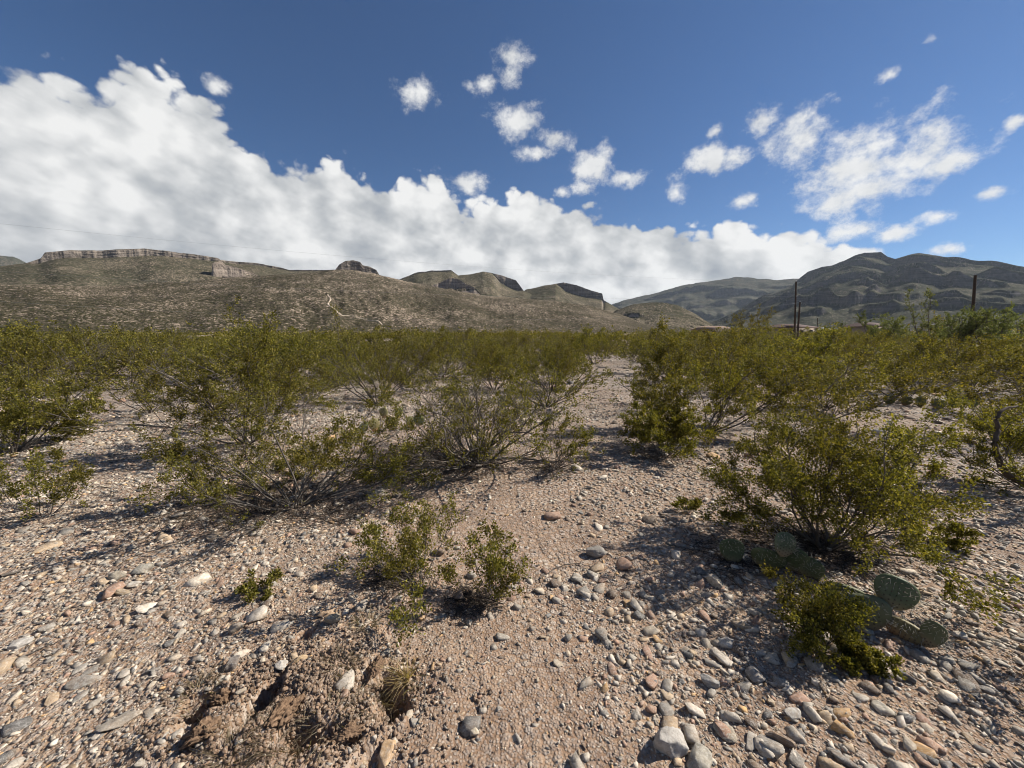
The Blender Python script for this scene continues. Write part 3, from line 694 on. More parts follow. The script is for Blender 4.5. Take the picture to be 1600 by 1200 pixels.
def near_shrub(u, v, vtop, spread, nst, label, seed, lean=(0, 0), leafmat='leaf', barkmat='bark', name='creosote_bush', group=None, **kw):
    p = on(u, v); d = ray(u, vtop); k = p.y / d.y; H = max(EYE + d.z * k - p.z, .1)
    H = kw.pop('H', H)
    t = thing(name, label, 'bush', p, group)
    kw.setdefault('leaf', .0080 + .0029 * min(p.y, 6))
    for sb, fb in shrub_parts(seed, H * .76, spread, nst, lean, **kw):
        s = link('stem', sb.mesh('stem', M[barkmat], True), t)
        if fb.n: link('foliage', fb.mesh('foliage', M[leafmat]), s)
    return t
near_shrub(1290, 852, 640, 1.12, 20, 'large creosote bush standing over prickly pears at right', 901, lean=(-.07, .14), nleaf=34, gnarl=1.1, nsec=(11, 15), tmax=60)
near_shrub(462, 790, 612, 1.5, 25, 'sprawling creosote bush leaning left with bare grey lower stems', 902, lean=(-.34, .2), nleaf=32, dead=.22, tmax=66, gnarl=1.2)
near_shrub(385, 690, 505, 1.15, 15, 'tall creosote bush behind the sprawling one at left', 903, nleaf=30, dead=.1)
near_shrub(748, 722, 550, 1.15, 36, 'half-dead creosote bush with tangled bare grey branches in the middle', 904, lean=(-.1, 0), nleaf=17, dead=.5, barkmat='bark_dead', tmax=72, gnarl=1.9, thick=1.25)
near_shrub(592, 632, 500, 1.0, 14, 'upright creosote bush behind the dry prickly pear', 905, nleaf=20)
near_shrub(868, 732, 645, .95, 9, 'small sparse creosote with arching stems beside the sandy track', 906, lean=(.25, 0), nleaf=13, dead=.3)
near_shrub(1040, 712, 620, 1.0, 13, 'rounded low creosote bush right of the track', 907, nleaf=22)
near_shrub(1098, 678, 515, 1.15, 15, 'wide creosote bush with pale fan of stems right of the track', 908, lean=(.05, 0), nleaf=30)
near_shrub(15, 708, 555, 1.05, 13, 'dense creosote bush at the left edge', 909, nleaf=30)
near_shrub(72, 690, 620, 1.1, 9, 'small creosote beside the dense bush at the left edge', 910, lean=(.2, 0), nleaf=18)
near_shrub(70, 805, 700, 1.1, 8, 'thin sparse creosote on open gravel at the left edge', 911, nleaf=13, dead=.1)
near_shrub(652, 908, 775, .95, 12, 'knee-high creosote seedling in the centre, left one of a pair', 912, lean=(-.1, 0), nleaf=13, nsec=(7, 10), thick=.8)
near_shrub(772, 938, 825, .8, 9, 'knee-high thin creosote seedling in the centre, right one of a pair', 913, lean=(-.1, 0), nleaf=11, nsec=(6, 9), thick=.7, tmax=40)
near_shrub(408, 924, 884, 1.0, 6, 'tiny green seedling on the gravel at lower left', 914, nleaf=9, nsec=(4, 6), thick=.7)
near_shrub(1272, 1012, 905, .85, 11, 'small bright creosote in front of the prickly pears', 915, nleaf=12, thick=.8, tmax=46)
near_shrub(1345, 1042, 1000, 1.0, 7, 'low creosote sprig in front of the large prickly pear pads', 916, lean=(.1, 0), nleaf=16, thick=.7)
EDGE = near_shrub(1640, 775, 620, 1.25, 11, 'creosote bush with thick curved trunk at the right edge', 917, lean=(-.35, .1), nleaf=30, thick=1.5)
near_shrub(860, 612, 528, 1.1, 14, 'creosote bush at the left side of the pale track', 918, nleaf=20)
near_shrub(1450, 850, 800, 1.3, 6, 'low leafy creosote sprig on the shaded gravel at right', 919, nleaf=12, dead=.2)
near_shrub(1075, 800, 770, 1.0, 5, 'tiny dry sprig on gravel left of the large bush', 920, nleaf=6, dead=.4)

def gnarled():
    p = EDGE.location; k = p.y; b = Buf(); Q = []
    for u, v, dy in [(1640, 772, 0), (1600, 756, -.02), (1572, 742, -.04), (1559, 715, -.05), (1553, 690, -.04), (1560, 672, 0), (1556, 655, .02), (1566, 640, .05), (1590, 634, .1)]:
        d = ray(u, v); t = (k + dy) / d.y; Q.append((d.x * t - p.x, dy, EYE + d.z * t - p.z))
    Q = np.array(Q); Q[:, 2] = np.maximum(Q[:, 2], .0); n = len(Q)
    t = np.linspace(0, n - 1, 40); Q = np.stack([np.interp(t, np.arange(n), Q[:, i]) for i in range(3)], -1); Q[1:-1] = (Q[:-2] + Q[1:-1] + Q[2:]) / 3
    Q = Q + np.random.default_rng(3).normal(0, .003, Q.shape); tube(b, Q, np.linspace(.032, .010, len(Q)), 8)
    tag(link('stem', b.mesh('stem', M['litter'], True), EDGE), 'thick dark gnarled trunk curving up from the right edge')
def litter():
    g = np.random.default_rng(404); b = Buf()
    for u, v, rad, n in [(462, 790, .75, 1500), (330, 800, .6, 700), (395, 700, .8, 700), (748, 722, .75, 1500), (640, 720, .7, 1000), (1290, 850, .6, 1600), (1180, 870, .4, 600), (652, 905, .25, 500), (772, 936, .2, 350), (1040, 712, .5, 500), (1098, 678, .7, 500), (868, 730, .35, 350), (20, 705, .6, 400), (560, 800, .5, 500)]:
        p = on(u, v); a = g.uniform(0, 6.28, n); q = rad * np.sqrt(g.random(n)) * g.uniform(.3, 1.1, n)
        x, y = p.x + q * np.cos(a) - .12, p.y + q * np.sin(a); z = gz(x, y) + .004 + .012 * g.random(n) ** 2
        L = g.uniform(.012, .07, n) * (.6 + .8 * g.random(n)); w = g.uniform(.0008, .0024, n); t = g.uniform(0, 6.28, n)
        d = np.stack([np.cos(t), np.sin(t), g.normal(0, .22, n)], -1) * L[:, None]; sd_ = np.stack([-np.sin(t), np.cos(t), 0 * t], -1) * w[:, None]; up = np.array([0, 0, 1.]) * w[:, None] * 1.4
        c = np.stack([x, y, z], -1)
        V = np.stack([c - d - sd_, c - d + sd_, c - d + up, c + d - sd_, c + d + sd_, c + d + up], 1)
        f = np.array([[0, 1, 4, 3], [1, 2, 5, 4], [2, 0, 3, 5]]); b.add(V, (np.arange(n)[:, None, None] * 6 + f[None]).reshape(-1, 4))
    tag(link('twig_litter', b.mesh('twig_litter', M['litter'])), 'dark fallen twigs littering the ground under the near bushes', 'twig litter', kind='stuff')
M['litter'] = mat_bark('litter_twig', (0.03, 0.024, 0.02), (0.12, 0.095, 0.075))
litter(); gnarled()
def brush(u, v, vtop, spread, nst, label, seed, lean):
    near_shrub(u, v, vtop, spread, nst, label, seed, lean=lean, barkmat='litter', name='dead_brush', dead=1.0, nleaf=1, gnarl=1.8, tmin=40, tmax=80, nsec=(6, 9), group='dead brush under the bushes')
brush(405, 805, 725, 1.3, 22, 'dark dead brush lying left of the sprawling bush base', 931, (-.6, 0))
brush(655, 725, 650, 1.3, 20, 'dark dead brush between the dry prickly pear and the half-dead bush', 932, (-.3, 0))
brush(720, 735, 670, 1.2, 18, 'dark dead twigs at the foot of the half-dead bush', 933, (-.3, -.1))
brush(1300, 862, 770, 1.1, 18, 'dark dead twigs around the base of the large bush', 934, (0, 0))
def mid_shrubs():
    protos = []
    for k in range(7):
        sb, fb = Buf(), Buf()
        for s, f in shrub_parts(1000 + k, 1.0, 1.0 + .06 * k, 13, leaf=.034, nleaf=10, dead=.12 + (.5 if k == 6 else .2 if k == 3 else 0), sides=(4, 3), thick=1.1):
            for a, bb in ((s, sb), (f, fb)):
                off = bb.n
                for q in a.v: bb.v.append(q)
                for q in a.f: bb.f.append(q + off)
                bb.n += a.n
        protos.append((sb.mesh('branches', M['bark'], True), fb.mesh('crown', M['leaf'])))
    g = np.random.default_rng(2024); placed = [(o.location.x, o.location.y, 1.3) for o in C.objects if o.name.startswith('creosote_bush') and o.location.y > 4.5]
    track = [gp(u, v) for u, v in [(900, 740), (935, 660), (955, 610), (962, 585), (968, 572)]]
    def clear(x, y, r):
        if r < 30:
            for a, b in zip(track, track[1:]):
                ab = np.array([b.x - a.x, b.y - a.y]); ap = np.array([x - a.x, y - a.y]); t = np.clip(ap @ ab / (ab @ ab), 0, 1)
                if np.hypot(*(ap - t * ab)) < .85 + .02 * r: return False
        u = CU + F_PX * x / (y * math.cos(PITCH) + .2)
        if r < 8.5 and (u < 250 or 980 < u < 1050): return False
        if 1120 < u < 1620 and r < 8.0: return False
        return True
    n = 0; tries = 0
    while n < 278 and tries < 30000:
        tries += 1
        a = g.uniform(-R(60), R(60)); r = 7.0 + (43 - 7.0) * g.random() ** 0.9
        x, y = r * math.sin(a), r * math.cos(a)
        if r < 7.2 or y < 5.5 or not clear(x, y, r): continue
        sp = 1.75 if r < 10 else 1.4 if r < 22 else 1.55
        if any((x - q) ** 2 + (y - w) ** 2 < sp * sp * z * .8 for q, w, z in placed): continue
        placed.append((x, y, 1.0)); n += 1
        k = int(g.integers(0, 7)); H = (.74 + .78 * g.random() ** 1.6) * (1.0 if r > 11 else .85)
        side = 'left of the pale track' if x < np.interp(y, [p.y for p in track], [p.x for p in track]) else 'right of the pale track'
        row = 'front row of the scrub belt' if r < 13 else 'middle of the scrub belt' if r < 28 else 'far side of the scrub belt'
        t = thing('creosote_bush', 'olive creosote bush in the %s, %s' % (row, side), 'bush', (x, y, gzf(x, y)), 'creosote bushes in the %s, %s' % (row, side), g.uniform(0, 6.28))
        t.scale = (H * g.uniform(.95, 1.3), H * g.uniform(.95, 1.3), H)
        link('branches', protos[k][0], t); link('crown', protos[k][1], t)
    names = 'first second third fourth fifth sixth seventh eighth ninth tenth eleventh twelfth thirteenth fourteenth fifteenth sixteenth seventeenth eighteenth nineteenth twentieth'.split()
    front = [o for o in C.objects if 'front row' in str(o.get('label', ''))]
    front.sort(key=lambda o: math.atan2(o.location.x, o.location.y))
    for o, w in zip(front, names): o['label'] = 'olive creosote bush, %s from the left in the front row of the scrub belt' % w; o['group'] = 'creosote bushes in the front row of the scrub belt'
    # beyond them the belt reads as one mass
    b = Buf(); m = 2600
    a = g.uniform(-R(62), R(62), m); r = np.sqrt(g.uniform(60 ** 2, 330 ** 2, m)); r[:900] = np.sqrt(g.uniform(38 ** 2, 120 ** 2, 900))
    x, y = r * np.sin(a), r * np.cos(a); z = gz(x, y)
    for i in range(m):
        nl = 130 if r[i] < 120 else 70; H = .75 + 1.5 * g.random() ** 2.6; W = H * g.uniform(.6, .95)
        q = g.normal(size=(nl, 3)); q /= np.linalg.norm(q, axis=1)[:, None]; q *= g.random((nl, 1)) ** .4
        pts = np.array([x[i], y[i], z[i]]) + np.array([0, 0, H * .55]) + q * np.array([W, W, H * .48]) * (1 + .25 * g.normal(size=(nl, 1)))
        leaves(b, pts, q, .22 if nl == 130 else .34, g)
    tag(link('desert_scrub', b.mesh('desert_scrub', M['leaf'])), 'far olive scrub merging into one belt at the foot of the hills', 'scrub', kind='stuff')
mid_shrubs()

def tree(u, dist, H, W, label, seed, mat='leaf_grey', group='trees among the scrub at right', nst=5):
    d = ray(u, 520); k = dist / math.hypot(d.x, d.y); x, y = d.x * k, d.y * k
    t = thing('mesquite_tree', label, 'tree', (x, y, gzf(x, y)), group)
    tb, cb = Buf(), Buf()
    for s, f in shrub_parts(seed, H * .8, W, nst, leaf=.055 * (1 + dist / 90), nleaf=16, tmin=10, tmax=50, nsec=(9, 13), thick=1.5):
        for a, bb in ((s, tb), (f, cb)):
            off = bb.n
            for q in a.v: bb.v.append(q)
            for q in a.f: bb.f.append(q + off)
            bb.n += a.n
    link('trunk', tb.mesh('trunk', M['bark'], True), t); link('crown', cb.mesh('crown', M[mat]), t)
tree(1468, 38, 3.6, 1.0, 'tall grey-green mesquite left of the right-hand utility pole', 51, nst=6)
tree(1545, 38, 3.0, 1.1, 'bushy grey-green mesquite at the foot of the right-hand pole', 52, nst=8)
tree(1590, 42, 3.0, 1.2, 'grey-green mesquite at the right edge below the mountain', 53, nst=8)
tree(1420, 42, 2.9, 1.3, 'low pale mesquite thicket left of the tall one', 54, nst=8)
tree(1375, 48, 2.6, 1.3, 'low rounded mesquite with a brownish crown near the houses', 55, nst=8)
tree(1168, 70, 4.6, .95, 'dark green tree between the two roofs', 56, 'leaf', nst=7)
tree(1300, 85, 3.2, 1.2, 'small far tree between the poles and the mesquites', 57, nst=7)
tree(1500, 52, 3.2, 1.3, 'dense dark mesquite behind the right-hand pole', 58, 'leaf', nst=8)

# ------------------------------------------------------------------ prickly pears
def mat_pad():
    m, g, out = mat_new('cactus_pad')
    tc = g.n('ShaderNodeTexCoord').outputs['Object']; z = g.xyz(tc)[2]; ri = g.n('ShaderNodeObjectInfo').outputs['Color']
    n = g.noise(tc, 30, 5, 0.6); n2 = g.noise(tc, 9, 3)
    col = g.mix(g.mr(n2, .3, .7), (0.075, 0.09, 0.045, 1), (0.135, 0.14, 0.075, 1))
    col = g.mix(g.mr(g.m('ADD', z, g.m('MULTIPLY', g.m('SUBTRACT', n2, .5), .10)), .015, .075, .85, 0.0), col, (0.24, 0.17, 0.10, 1))
    col = g.mix(g.m('MULTIPLY', g.mr(n, .55, .7), .3), col, (0.25, 0.25, 0.17, 1))
    col = g.mix(1.0, col, ri, 'MULTIPLY')
    principled(g, out, col, 0.55, 0.3, bump(g, n, .3, .004)); return m
M['pad'] = mat_pad(); M['spine'] = mat_plain('cactus_spine', (0.45, 0.40, 0.30), (0.65, 0.6, 0.5), 20); M['areole'] = mat_plain('cactus_areole', (0.05, 0.035, 0.03), (0.10, 0.07, 0.05), 20)
def pad(parent, loc, w, h, rz, tilt, roll, seed, tint=(1, 1, 1), spl=.03):
    """one flat oval joint standing on its narrow end"""
    g = np.random.default_rng(seed); nu, nv = 28, 18
    b = Buf(); V = []
    th = np.linspace(0, np.pi, nv); ph = np.arange(nu) * 2 * np.pi / nu
    wob = 1 + .05 * g.normal(size=4)
    for t in th:
        zz = (1 - np.cos(t)) / 2
        prof = np.sin(t) ** .82 * (.72 + .42 * zz)          # broader towards the top
        for p in ph:
            V.append((w / 2 * prof * np.cos(p) * wob[0], .016 * np.sin(p) * np.sin(t) ** .5 * (1 + .25 * (1 - zz)) * (w / .15) + .012 * math.sin(3 * zz + seed) * (1 if w > .1 else .5), zz * h))
    V = np.array(V); i = np.arange(nv - 1)[:, None] * nu; j = np.arange(nu)[None]; j2 = (j + 1) % nu
    b.add(V, np.stack([i + j, i + j2, i + nu + j2, i + nu + j], -1).reshape(-1, 4))
    o = link('pad', b.mesh('pad', M['pad'], True), parent, loc); o.rotation_euler = (tilt, roll, rz); o.color = (*tint, 1)
    sb, ab = Buf(), Buf()
    for side in (-1, 1):
        for r in range(7):
            for c in range(-4, 5):
                zz = (r + .6 + .5 * (c % 2)) / 7.6; prof = math.sin(math.acos(1 - 2 * min(zz, .999))) ** .82 * (.72 + .42 * zz)
                x = c / 4.2 * w / 2 * .95
                if abs(x) > w / 2 * prof * .93: continue
                yy = side * (.016 * math.sqrt(max(1 - (x / (w / 2 * prof)) ** 2, 0)) * (w / .15) * math.sin(math.acos(1 - 2 * zz)) ** .5 * (1 + .25 * (1 - zz))) + .012 * math.sin(3 * zz + seed)
                q = np.array([x, yy, zz * h]); v, f = SMALL[(r + c) % 10]; ab.add(q + v * np.array([.0042, .003, .0042]), f)
                if zz > .5 or abs(x) > w * .3:
                    for _ in range(int(g.integers(1, 3))):
                        d = np.array([x / w * 1.2 + g.normal(0, .3), side * .8, g.normal(.1, .5)]); d /= np.linalg.norm(d)
                        tube(sb, np.array([q, q + d * spl * g.uniform(.5, 1.2)]), [.0011, .0004], 3)
    for k in range(16):                                     # rim spines
        t = .35 + .6 * k / 15 if k < 8 else .35 + .6 * (k - 8) / 7; t = min(t, 1) * np.pi * .97; zz = (1 - math.cos(t)) / 2
        q = np.array([(1 if k < 8 else -1) * w / 2 * math.sin(t) ** .82 * (.72 + .42 * zz), .012 * math.sin(3 * zz + seed), zz * h])
        for _ in range(2):
            d = np.array([q[0] / w * 2, g.normal(0, .4), (zz - .45) * 2 + g.normal(0, .3)]); d /= np.linalg.norm(d)
            tube(sb, np.array([q, q + d * spl * g.uniform(.7, 1.4)]), [.0012, .0004], 3)
    if sb.n: tag(link('spines', sb.mesh('spines', M['spine']), o), kind='stuff')
    if ab.n: tag(link('areoles', ab.mesh('areoles', M['areole']), o), kind='stuff')
    return o
def cactus(u, v, pads, label, s=1.0, dry=False):
    p = on(u, v); t = thing('prickly_pear', label, 'cactus', p, 'prickly pears', -math.atan2(p.x, p.y) * .85)
    for k, (du, z, w, h, rz, tilt, roll, tint) in enumerate(pads):
        pad(t, Vector((du * .92, .02 * ((k * 7) % 5 - 2), z * .9)), w * .88, h * .9, rz, tilt, roll, int(u) + k, tint, .03)
    return t
g1 = (1, 1, 1); g2 = (.85, .95, .9); tn = (1.7, 1.25, .8)
cactus(1385, 984, [(-.08, -.02, .27, .22, .25, -.10, -.25, g1), (.06, -.03, .19, .12, -.1, -.1, .25, (1.4, 1.05, .8)), (.0, .125, .22, .19, .1, -.12, .25, g2), (.15, .0, .11, .16, -.4, -.1, .25, g1)],
       'large prickly pear with four green pads at lower right')
cactus(1308, 935, [(.02, -.05, .27, .18, .2, -.1, .12, (1.1, 1.05, .9)), (-.14, -.04, .12, .09, .1, -.1, -.2, tn)], 'single broad prickly pear pad between the cactus clumps')
cactus(1200, 888, [(-.22, -.01, .18, .19, .2, -.1, -.12, (.8, .9, .8)), (-.02, -.02, .24, .17, .1, -.05, .2, (.9, .95, .8)), (.12, .0, .22, .2, -.2, -.1, .15, (.8, .9, .75)), (.08, .13, .17, .18, .4, -.2, .1, (1.25, 1.35, 1.5)), (.22, -.02, .16, .17, -.3, -.1, .3, (.85, .9, .75))],
       'low prickly pear clump in the shade of the big bush')
cactus(612, 672, [(-.25, 0, .2, .24, .3, -.2, -.2, (1.9, 1.5, 1.2)), (0, 0, .22, .26, -.2, .1, .1, (1.7, 1.3, 1.0)), (.1, .2, .16, .2, .2, 0, .3, (2.2, 2.2, 1.3)), (.3, .02, .2, .22, .5, -.1, .3, (1.5, 1.3, .9)), (-.1, .22, .15, .2, 0, 0, -.2, (2.0, 1.7, 1.5)), (-.42, 0, .2, .22, .6, .2, -.4, (1.0, 1.1, .9)), (.45, .05, .22, .2, -.2, 0, .2, (1.2, 1.5, 1.3))],
       'withered yellowing prickly pear left of the half-dead bush')
cactus(1478, 640, [(-.9, 0, .24, .26, .2, 0, -.1, (.9, 1, .8)), (-.65, 0, .24, .25, .1, 0, .2, (1.2, 1, .8)), (-.4, 0, .22, .24, -.2, 0, 0, (1, 1, .8)), (-.15, 0, .26, .24, .2, 0, .2, (1.1, 1, .8)), (.1, .05, .24, .27, .1, 0, .1, (.8, 1, .8)), (.35, .1, .28, .28, -.1, 0, 0, (.8, 1.1, .9)), (.05, .25, .2, .22, 0, 0, -.1, (.8, 1.1, .9))],
       'row of dark prickly pear pads behind the open gravel at right')

# ------------------------------------------------------------------ dead grass, clods, sticks in the foreground
def grass(u, v, n, L, label, seed, mat='dry', lean=(0, 0), rad=.05, dz=0.0, flat=.5):
    g = np.random.default_rng(seed); p = on(u, v, dz); b = Buf()
    for k in range(int(n * .65)):
        a = g.uniform(0, 6.28); q = np.array([math.cos(a), math.sin(a), 0]) * rad * math.sqrt(g.random()); q[2] = gzf(p.x + q[0], p.y + q[1]) - p.z - .004
        d = np.array([math.cos(a) * flat + lean[0], math.sin(a) * flat + lean[1], g.uniform(.3, 1.0)]) + g.normal(0, .25, 3); d /= np.linalg.norm(d)
        P, D = grow(g, q, d, L * g.uniform(.5, 1.2), 4, .16, -.16)
        s = np.cross(D, g.normal(size=3)); s /= np.linalg.norm(s, axis=1)[:, None] + 1e-9; w = np.linspace(.0016, .0004, 5)[:, None]
        V = np.concatenate([P + s * w, P - s * w]); i = np.arange(4); b.add(V, np.stack([i, i + 1, 5 + i + 1, 5 + i], -1))
    return tag(link('grass_clump', b.mesh('grass_clump', M[mat]), loc=p), label, 'dead grass', 'dead grass clumps on the bank')
grass(512, 1118, 700, .07, 'bleached grey mat of dead grass on the bank top', 1, rad=.13, flat=1.2)
grass(590, 1082, 420, .10, 'dark brown dead grass tuft hanging into the hollow', 2, rad=.06, flat=.9)
grass(615, 1110, 420, .10, 'brown wiry grass tuft at the right foot of the bank', 3, rad=.055, flat=.9)
grass(634, 1060, 160, .15, 'yellow straw tuft leaning beside the bank', 4, 'straw', rad=.022, flat=.15, lean=(-.15, -.2))
grass(530, 1040, 260, .08, 'brown grass fringe below the orange slab', 5, rad=.06, flat=.7)
grass(312, 1115, 300, .09, 'dry grass tuft over the left hollow', 6, rad=.06, flat=.9)
grass(350, 1178, 380, .09, 'grey dead grass bundle at the bottom left of the bank', 7, rad=.07, flat=.8)
grass(430, 1160, 300, .08, 'pale dead grass beside the deep crack', 8, rad=.06, flat=.7)
grass(572, 975, 200, .08, 'thin brown grass at the head of the bank', 9, rad=.05, flat=.8)
grass(455, 1195, 300, .09, 'brown grass tuft at the bottom edge', 10, rad=.08, flat=.8)
def clod(u, v, w, asp, hgt, label, seed, rz=0):
    p = on(u, v); vv, ff = ico_shape(seed, 5, .5, 2.2)
    vv = vv * (1 + .42 * fbm(vv[:, 0] * 5, vv[:, 1] * 5 + vv[:, 2] * 4.3, 6, seed, .68))[:, None]
    w *= .8; q_ = np.round(vv * 5.5) / 5.5; vv = vv * .55 + q_ * .45
    b = Buf(); b.add(vv * np.array([w, w * asp, w * hgt]), ff); o = link('soil_clod', b.mesh('soil_clod', M['clod'])); o.location = (p.x, p.y, p.z + w * hgt * .25); o.rotation_euler[2] = rz
    tag(o, label, 'soil clod', 'soil clods of the crumbling bank')
clod(315, 1150, .10, .6, .55, 'broad brown soil clod with reddish crust at the bottom left', 31, .5)
clod(428, 1128, .045, 2.2, 1.1, 'narrow upright soil slab beside the deep crack', 32, -.3)
clod(455, 1110, .05, 1.8, .9, 'brown crumbly soil ridge right of the deep crack', 33, -.2)
clod(345, 1095, .055, .8, .7, 'pale tan clod above the left hollow', 34)
clod(540, 1150, .07, .7, .5, 'low dark clod under the bleached grass mat', 35)
clod(585, 1045, .05, 1.4, .5, 'sandy clod on the rim of the bank', 36)
def crumbs():
    g = np.random.default_rng(8); n = 8000; q = HUMPS[0][0]
    x = q.x - .14 + g.normal(0, .27, n); y = q.y - .02 + g.normal(0, .17, n); sz = .0025 + .011 * g.random(n) ** 3; z = gz(x, y) + sz * .3
    Rm = rotz_tilt(n, g, .6); c = np.array([.22, .145, .095]) * g.uniform(.5, 1.4, (n, 1)); b = Buf(); w = g.integers(0, 10, n)
    for k, (bv, bf) in enumerate(SMALL):
        m = w == k; v = np.einsum('nij,nkj->nki', Rm[m], bv[None] * sz[m][:, None, None]) + np.stack([x[m], y[m], z[m]], -1)[:, None]
        b.add(v, (np.arange(m.sum())[:, None, None] * len(bv) + bf[None]).reshape(-1, 3), np.concatenate([np.repeat(c[m], len(bv), 0), np.ones((m.sum() * len(bv), 1))], 1))
    tag(link('soil_crumbs', b.mesh('soil_crumbs', M['stones'])), 'brown soil crumbs fallen from the small bank', 'soil crumbs', kind='stuff')
crumbs()
def stick(uvs, r, label, seed, name='fallen_stick', mat='bark', lift=.006):
    P = []
    for k, (u, v) in enumerate(uvs): P.append(np.array(on(u, v, lift + r)))
    Q = []
    g = np.random.default_rng(seed)
    for a, c in zip(P, P[1:]):
        for t in np.linspace(0, 1, 6, endpoint=False): Q.append(a + (c - a) * t + g.normal(0, .004, 3))
    Q.append(P[-1]); Q = np.array(Q); b = Buf(); tube(b, Q, np.linspace(r, r * .4, len(Q)), 5)
    tag(link(name, b.mesh(name, M[mat], True)), label, 'stick', 'fallen sticks')
stick([(0, 905), (30, 896), (62, 884)], .010, 'weathered stick on the gravel at the left edge', 1, mat='bark_dead')
stick([(8, 1042), (60, 1018), (108, 998)], .004, 'thin dark stick near the left edge of the foreground', 2)
stick([(842, 905), (870, 888), (905, 882), (935, 893)], .004, 'thin curved twig lying on the sandy track', 3)
stick([(1040, 852), (1065, 858), (1098, 862)], .009, 'bleached stick left of the prickly pear', 4, mat='bark_dead')
stick([(655, 1130), (662, 1098), (668, 1050), (690, 1045)], .003, 'thin root lying right of the bank', 5)
stick([(1020, 985), (1080, 950), (1130, 915)], .004, 'dark twig in the shadow of the big bush', 6)
stick([(210, 870), (300, 845), (392, 812)], .005, 'long dark fallen branch below the sprawling bush', 7)
stick([(250, 890), (330, 862), (400, 825)], .004, 'thin fallen branch in front of the sprawling bush', 8)

# ------------------------------------------------------------------ utility poles, wires and far houses
def at(u, v, dist):
    d = ray(u, v); k = dist / math.hypot(d.x, d.y); return Vector((d.x * k, d.y * k, EYE + d.z * k))
def pole(ub, ut, vt, dist, r, label, arm=False):
    top = at(ut, vt, dist); bot = at(ub, 520, dist); bot.z = gzf(bot.x, bot.y) - .3
    t = thing('utility_pole', label, 'utility pole', (bot.x, bot.y, bot.z), 'utility poles')
    h = top.z - bot.z; b = Buf(); k = np.linspace(0, 1, 9)[:, None]
    tube(b, (np.array(top - bot)[None] * k), np.linspace(r, r * .72, 9), 10); link('post', b.mesh('post', M['pole'], True), t)
    b = Buf(); tube(b, np.array([[0, 0, 0], [0, 0, .16]]) + np.array(top - bot), [r * .3, r * .2], 6); link('insulator', b.mesh('insulator', M['metal']), t)
    b = Buf(); q = np.array(top - bot) * .78; tube(b, np.array([[0, -r * 1.2, 0], [0, -r * 2.6, .02]]) + q, [r * .35, r * .3], 6); link('bracket', b.mesh('bracket', M['metal']), t)
    if arm:
        b = Buf(); q = np.array(top - bot) * .42; tube(b, np.array([[0, -r * 1.15, 0], [0, -r * 1.15, .35]]) + q, [r * .5, r * .5], 6); link('meter_box', b.mesh('meter_box', M['metal']), t)
    return top
pa = pole(1243, 1244, 440, 62, .125, 'tall slim dark utility pole, left of the pair near the red roof')
pole(1247, 1250, 472, 60, .13, 'short leaning dark pole beside the tall slim one')
pr = pole(1521, 1524, 430, 50, .125, 'thick dark utility pole rising above the mesquites at right', True)
pole(1277.5, 1277.5, 497, 130, .10, 'thin far post beside a white roof')
def wire(pts, r, label, sag=0.0):
    P = []
    for a, c in zip(pts, pts[1:]):
        for t in np.linspace(0, 1, 24, endpoint=False):
            P.append(np.array(a) + (np.array(c) - np.array(a)) * t - np.array([0, 0, sag * 4 * t * (1 - t)]))
    P.append(np.array(pts[-1])); b = Buf(); tube(b, np.array(P), np.full(len(P), r), 4)
    tag(link('overhead_wire', b.mesh('overhead_wire', M['wire'], True)), label, 'wire', 'overhead wires')
LP = at(-420, 305, 44)
wire([at(1244, 441, 62), LP], .0035, 'upper overhead wire crossing the left hills to the tall slim pole', .9)
wire([at(1243, 462, 62), at(-420, 395, 44)], .0035, 'middle overhead wire crossing the left hills to the tall slim pole', 1.1)
wire([at(1250, 473, 60), at(-420, 440, 44)], .0035, 'lowest overhead wire dipping over the pale slope', 2.0)
wire([at(1244, 441, 62), at(1524, 431, 50)], .0035, 'upper overhead wire between the slim pole and the thick pole', .9)
wire([at(1243, 462, 62), at(1523, 455, 50)], .0035, 'lower overhead wire between the slim pole and the thick pole', .5)
wire([at(1523, 455, 50), at(2300, 440, 60)], .0035, 'overhead wire leaving the thick pole to the right', .6)

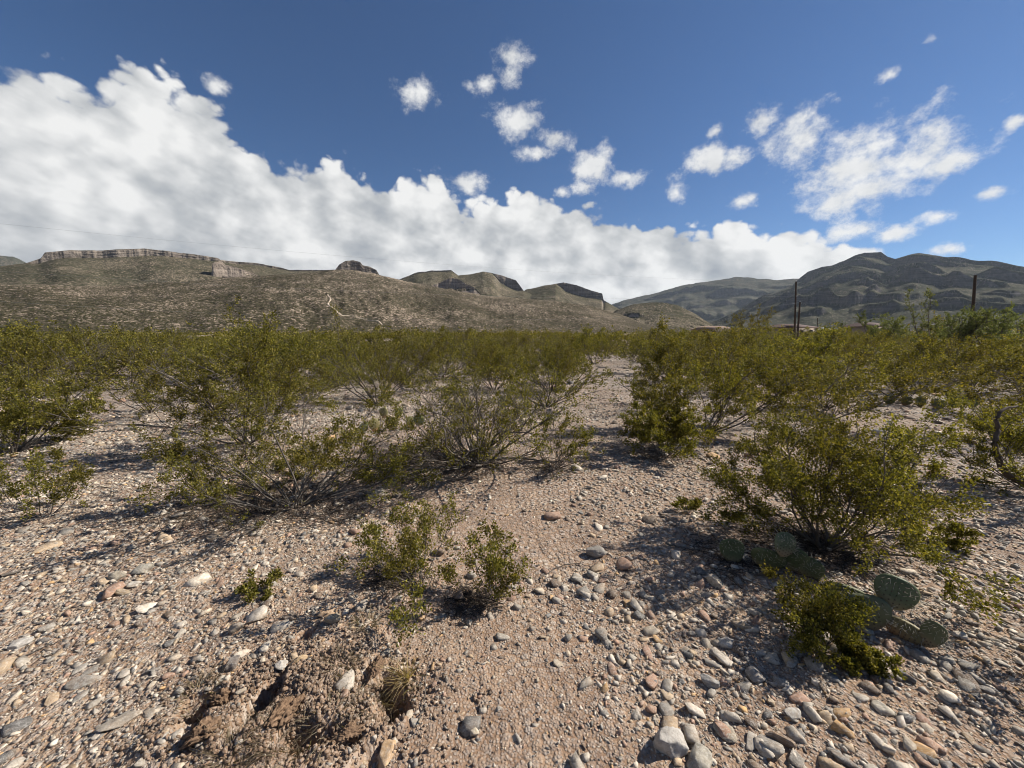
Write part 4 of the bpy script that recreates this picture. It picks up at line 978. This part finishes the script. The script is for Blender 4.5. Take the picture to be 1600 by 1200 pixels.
def house(u, dist, w, d, h, rh, rz, roofmat, label, wallmat='plaster'):
    p = at(u, 520, dist); z0 = gzf(p.x, p.y) - .1
    t = thing('house', label, 'house', (p.x, p.y, z0), 'far houses beyond the scrub', rz)
    def box(x0, x1, y0, y1, z0, z1):
        v = [(x, y, z) for x in (x0, x1) for y in (y0, y1) for z in (z0, z1)]
        return np.array(v), np.array([[0, 1, 3, 2], [4, 6, 7, 5], [0, 4, 5, 1], [2, 3, 7, 6], [0, 2, 6, 4], [1, 5, 7, 3]])
    b = Buf(); b.add(*box(-w / 2, w / 2, -d / 2, d / 2, 0, h)); wall = link('wall', b.mesh('wall', M[wallmat]), t)
    o = .45; x, y = w / 2 + o, d / 2 + o; rx = w / 2 - d * .3
    v = np.array([(-x, -y, h), (x, -y, h), (x, y, h), (-x, y, h), (-rx, 0, h + rh), (rx, 0, h + rh), (-x, -y, h + .14), (x, -y, h + .14), (x, y, h + .14), (-x, y, h + .14)])
    b = Buf(); b.add(v, [[0, 1, 7, 6], [1, 2, 8, 7], [2, 3, 9, 8], [3, 0, 6, 9], [6, 7, 5, 4], [8, 9, 4, 5], [3, 2, 1, 0]]); b.add(v, [[7, 8, 5], [9, 6, 4]])
    link('roof', b.mesh('roof', M[roofmat]), t)
    for k in (-.3, .28):
        b = Buf(); b.add(*box(w * k - .6, w * k + .6, -d / 2 - .03, -d / 2 + .02, 1.0, 2.1)); wd = link('window', b.mesh('window', M['glass']), t)
        b = Buf(); b.add(*box(w * k - .7, w * k + .7, -d / 2 - .08, -d / 2 - .001, .92, 1.0)); link('sill', b.mesh('sill', M['white']), wd)
    b = Buf(); b.add(*box(-.45, .45, -d / 2 - .03, -d / 2 + .02, 0, 2.05)); link('door', b.mesh('door', M['pole']), t)
house(1112, 125, 10, 7, 2.5, 1.0, -.3, 'roof_brown', 'low far house with tan-brown roof, leftmost of the roofs')
house(1232, 118, 9, 7, 2.6, 1.0, .2, 'roof_red', 'far house with dull red roof behind the paired poles')
house(1352, 150, 9, 7, 3.0, 1.3, .1, 'roof_red', 'far house with reddish roof left of the mesquites')
house(1281, 140, 5, 5, 2.3, .5, .1, 'white', 'small far white-roofed shed beside the thin post', 'white')

# ------------------------------------------------------------------ air
def haze():
    b = Buf(); X, z0, z1 = 9600, -9, 1150
    v = np.array([(x, y, z) for x in (-X, X) for y in (-X, X) for z in (z0, z1)])
    b.add(v, [[0, 1, 3, 2], [4, 6, 7, 5], [0, 4, 5, 1], [2, 3, 7, 6], [0, 2, 6, 4], [1, 5, 7, 3]])
    m, g, out = mat_new('thin_haze'); pv = g.n('ShaderNodeVolumePrincipled')
    pv.inputs['Color'].default_value = (.72, .84, 1, 1); pv.inputs['Density'].default_value = 2.0e-5; pv.inputs['Anisotropy'].default_value = .2
    g.nt.links.new(pv.outputs[0], out.inputs['Volume'])
    tag(link('haze', b.mesh('haze', m)), 'thin pale air between the viewer and the far hills', 'haze', kind='stuff')
haze()
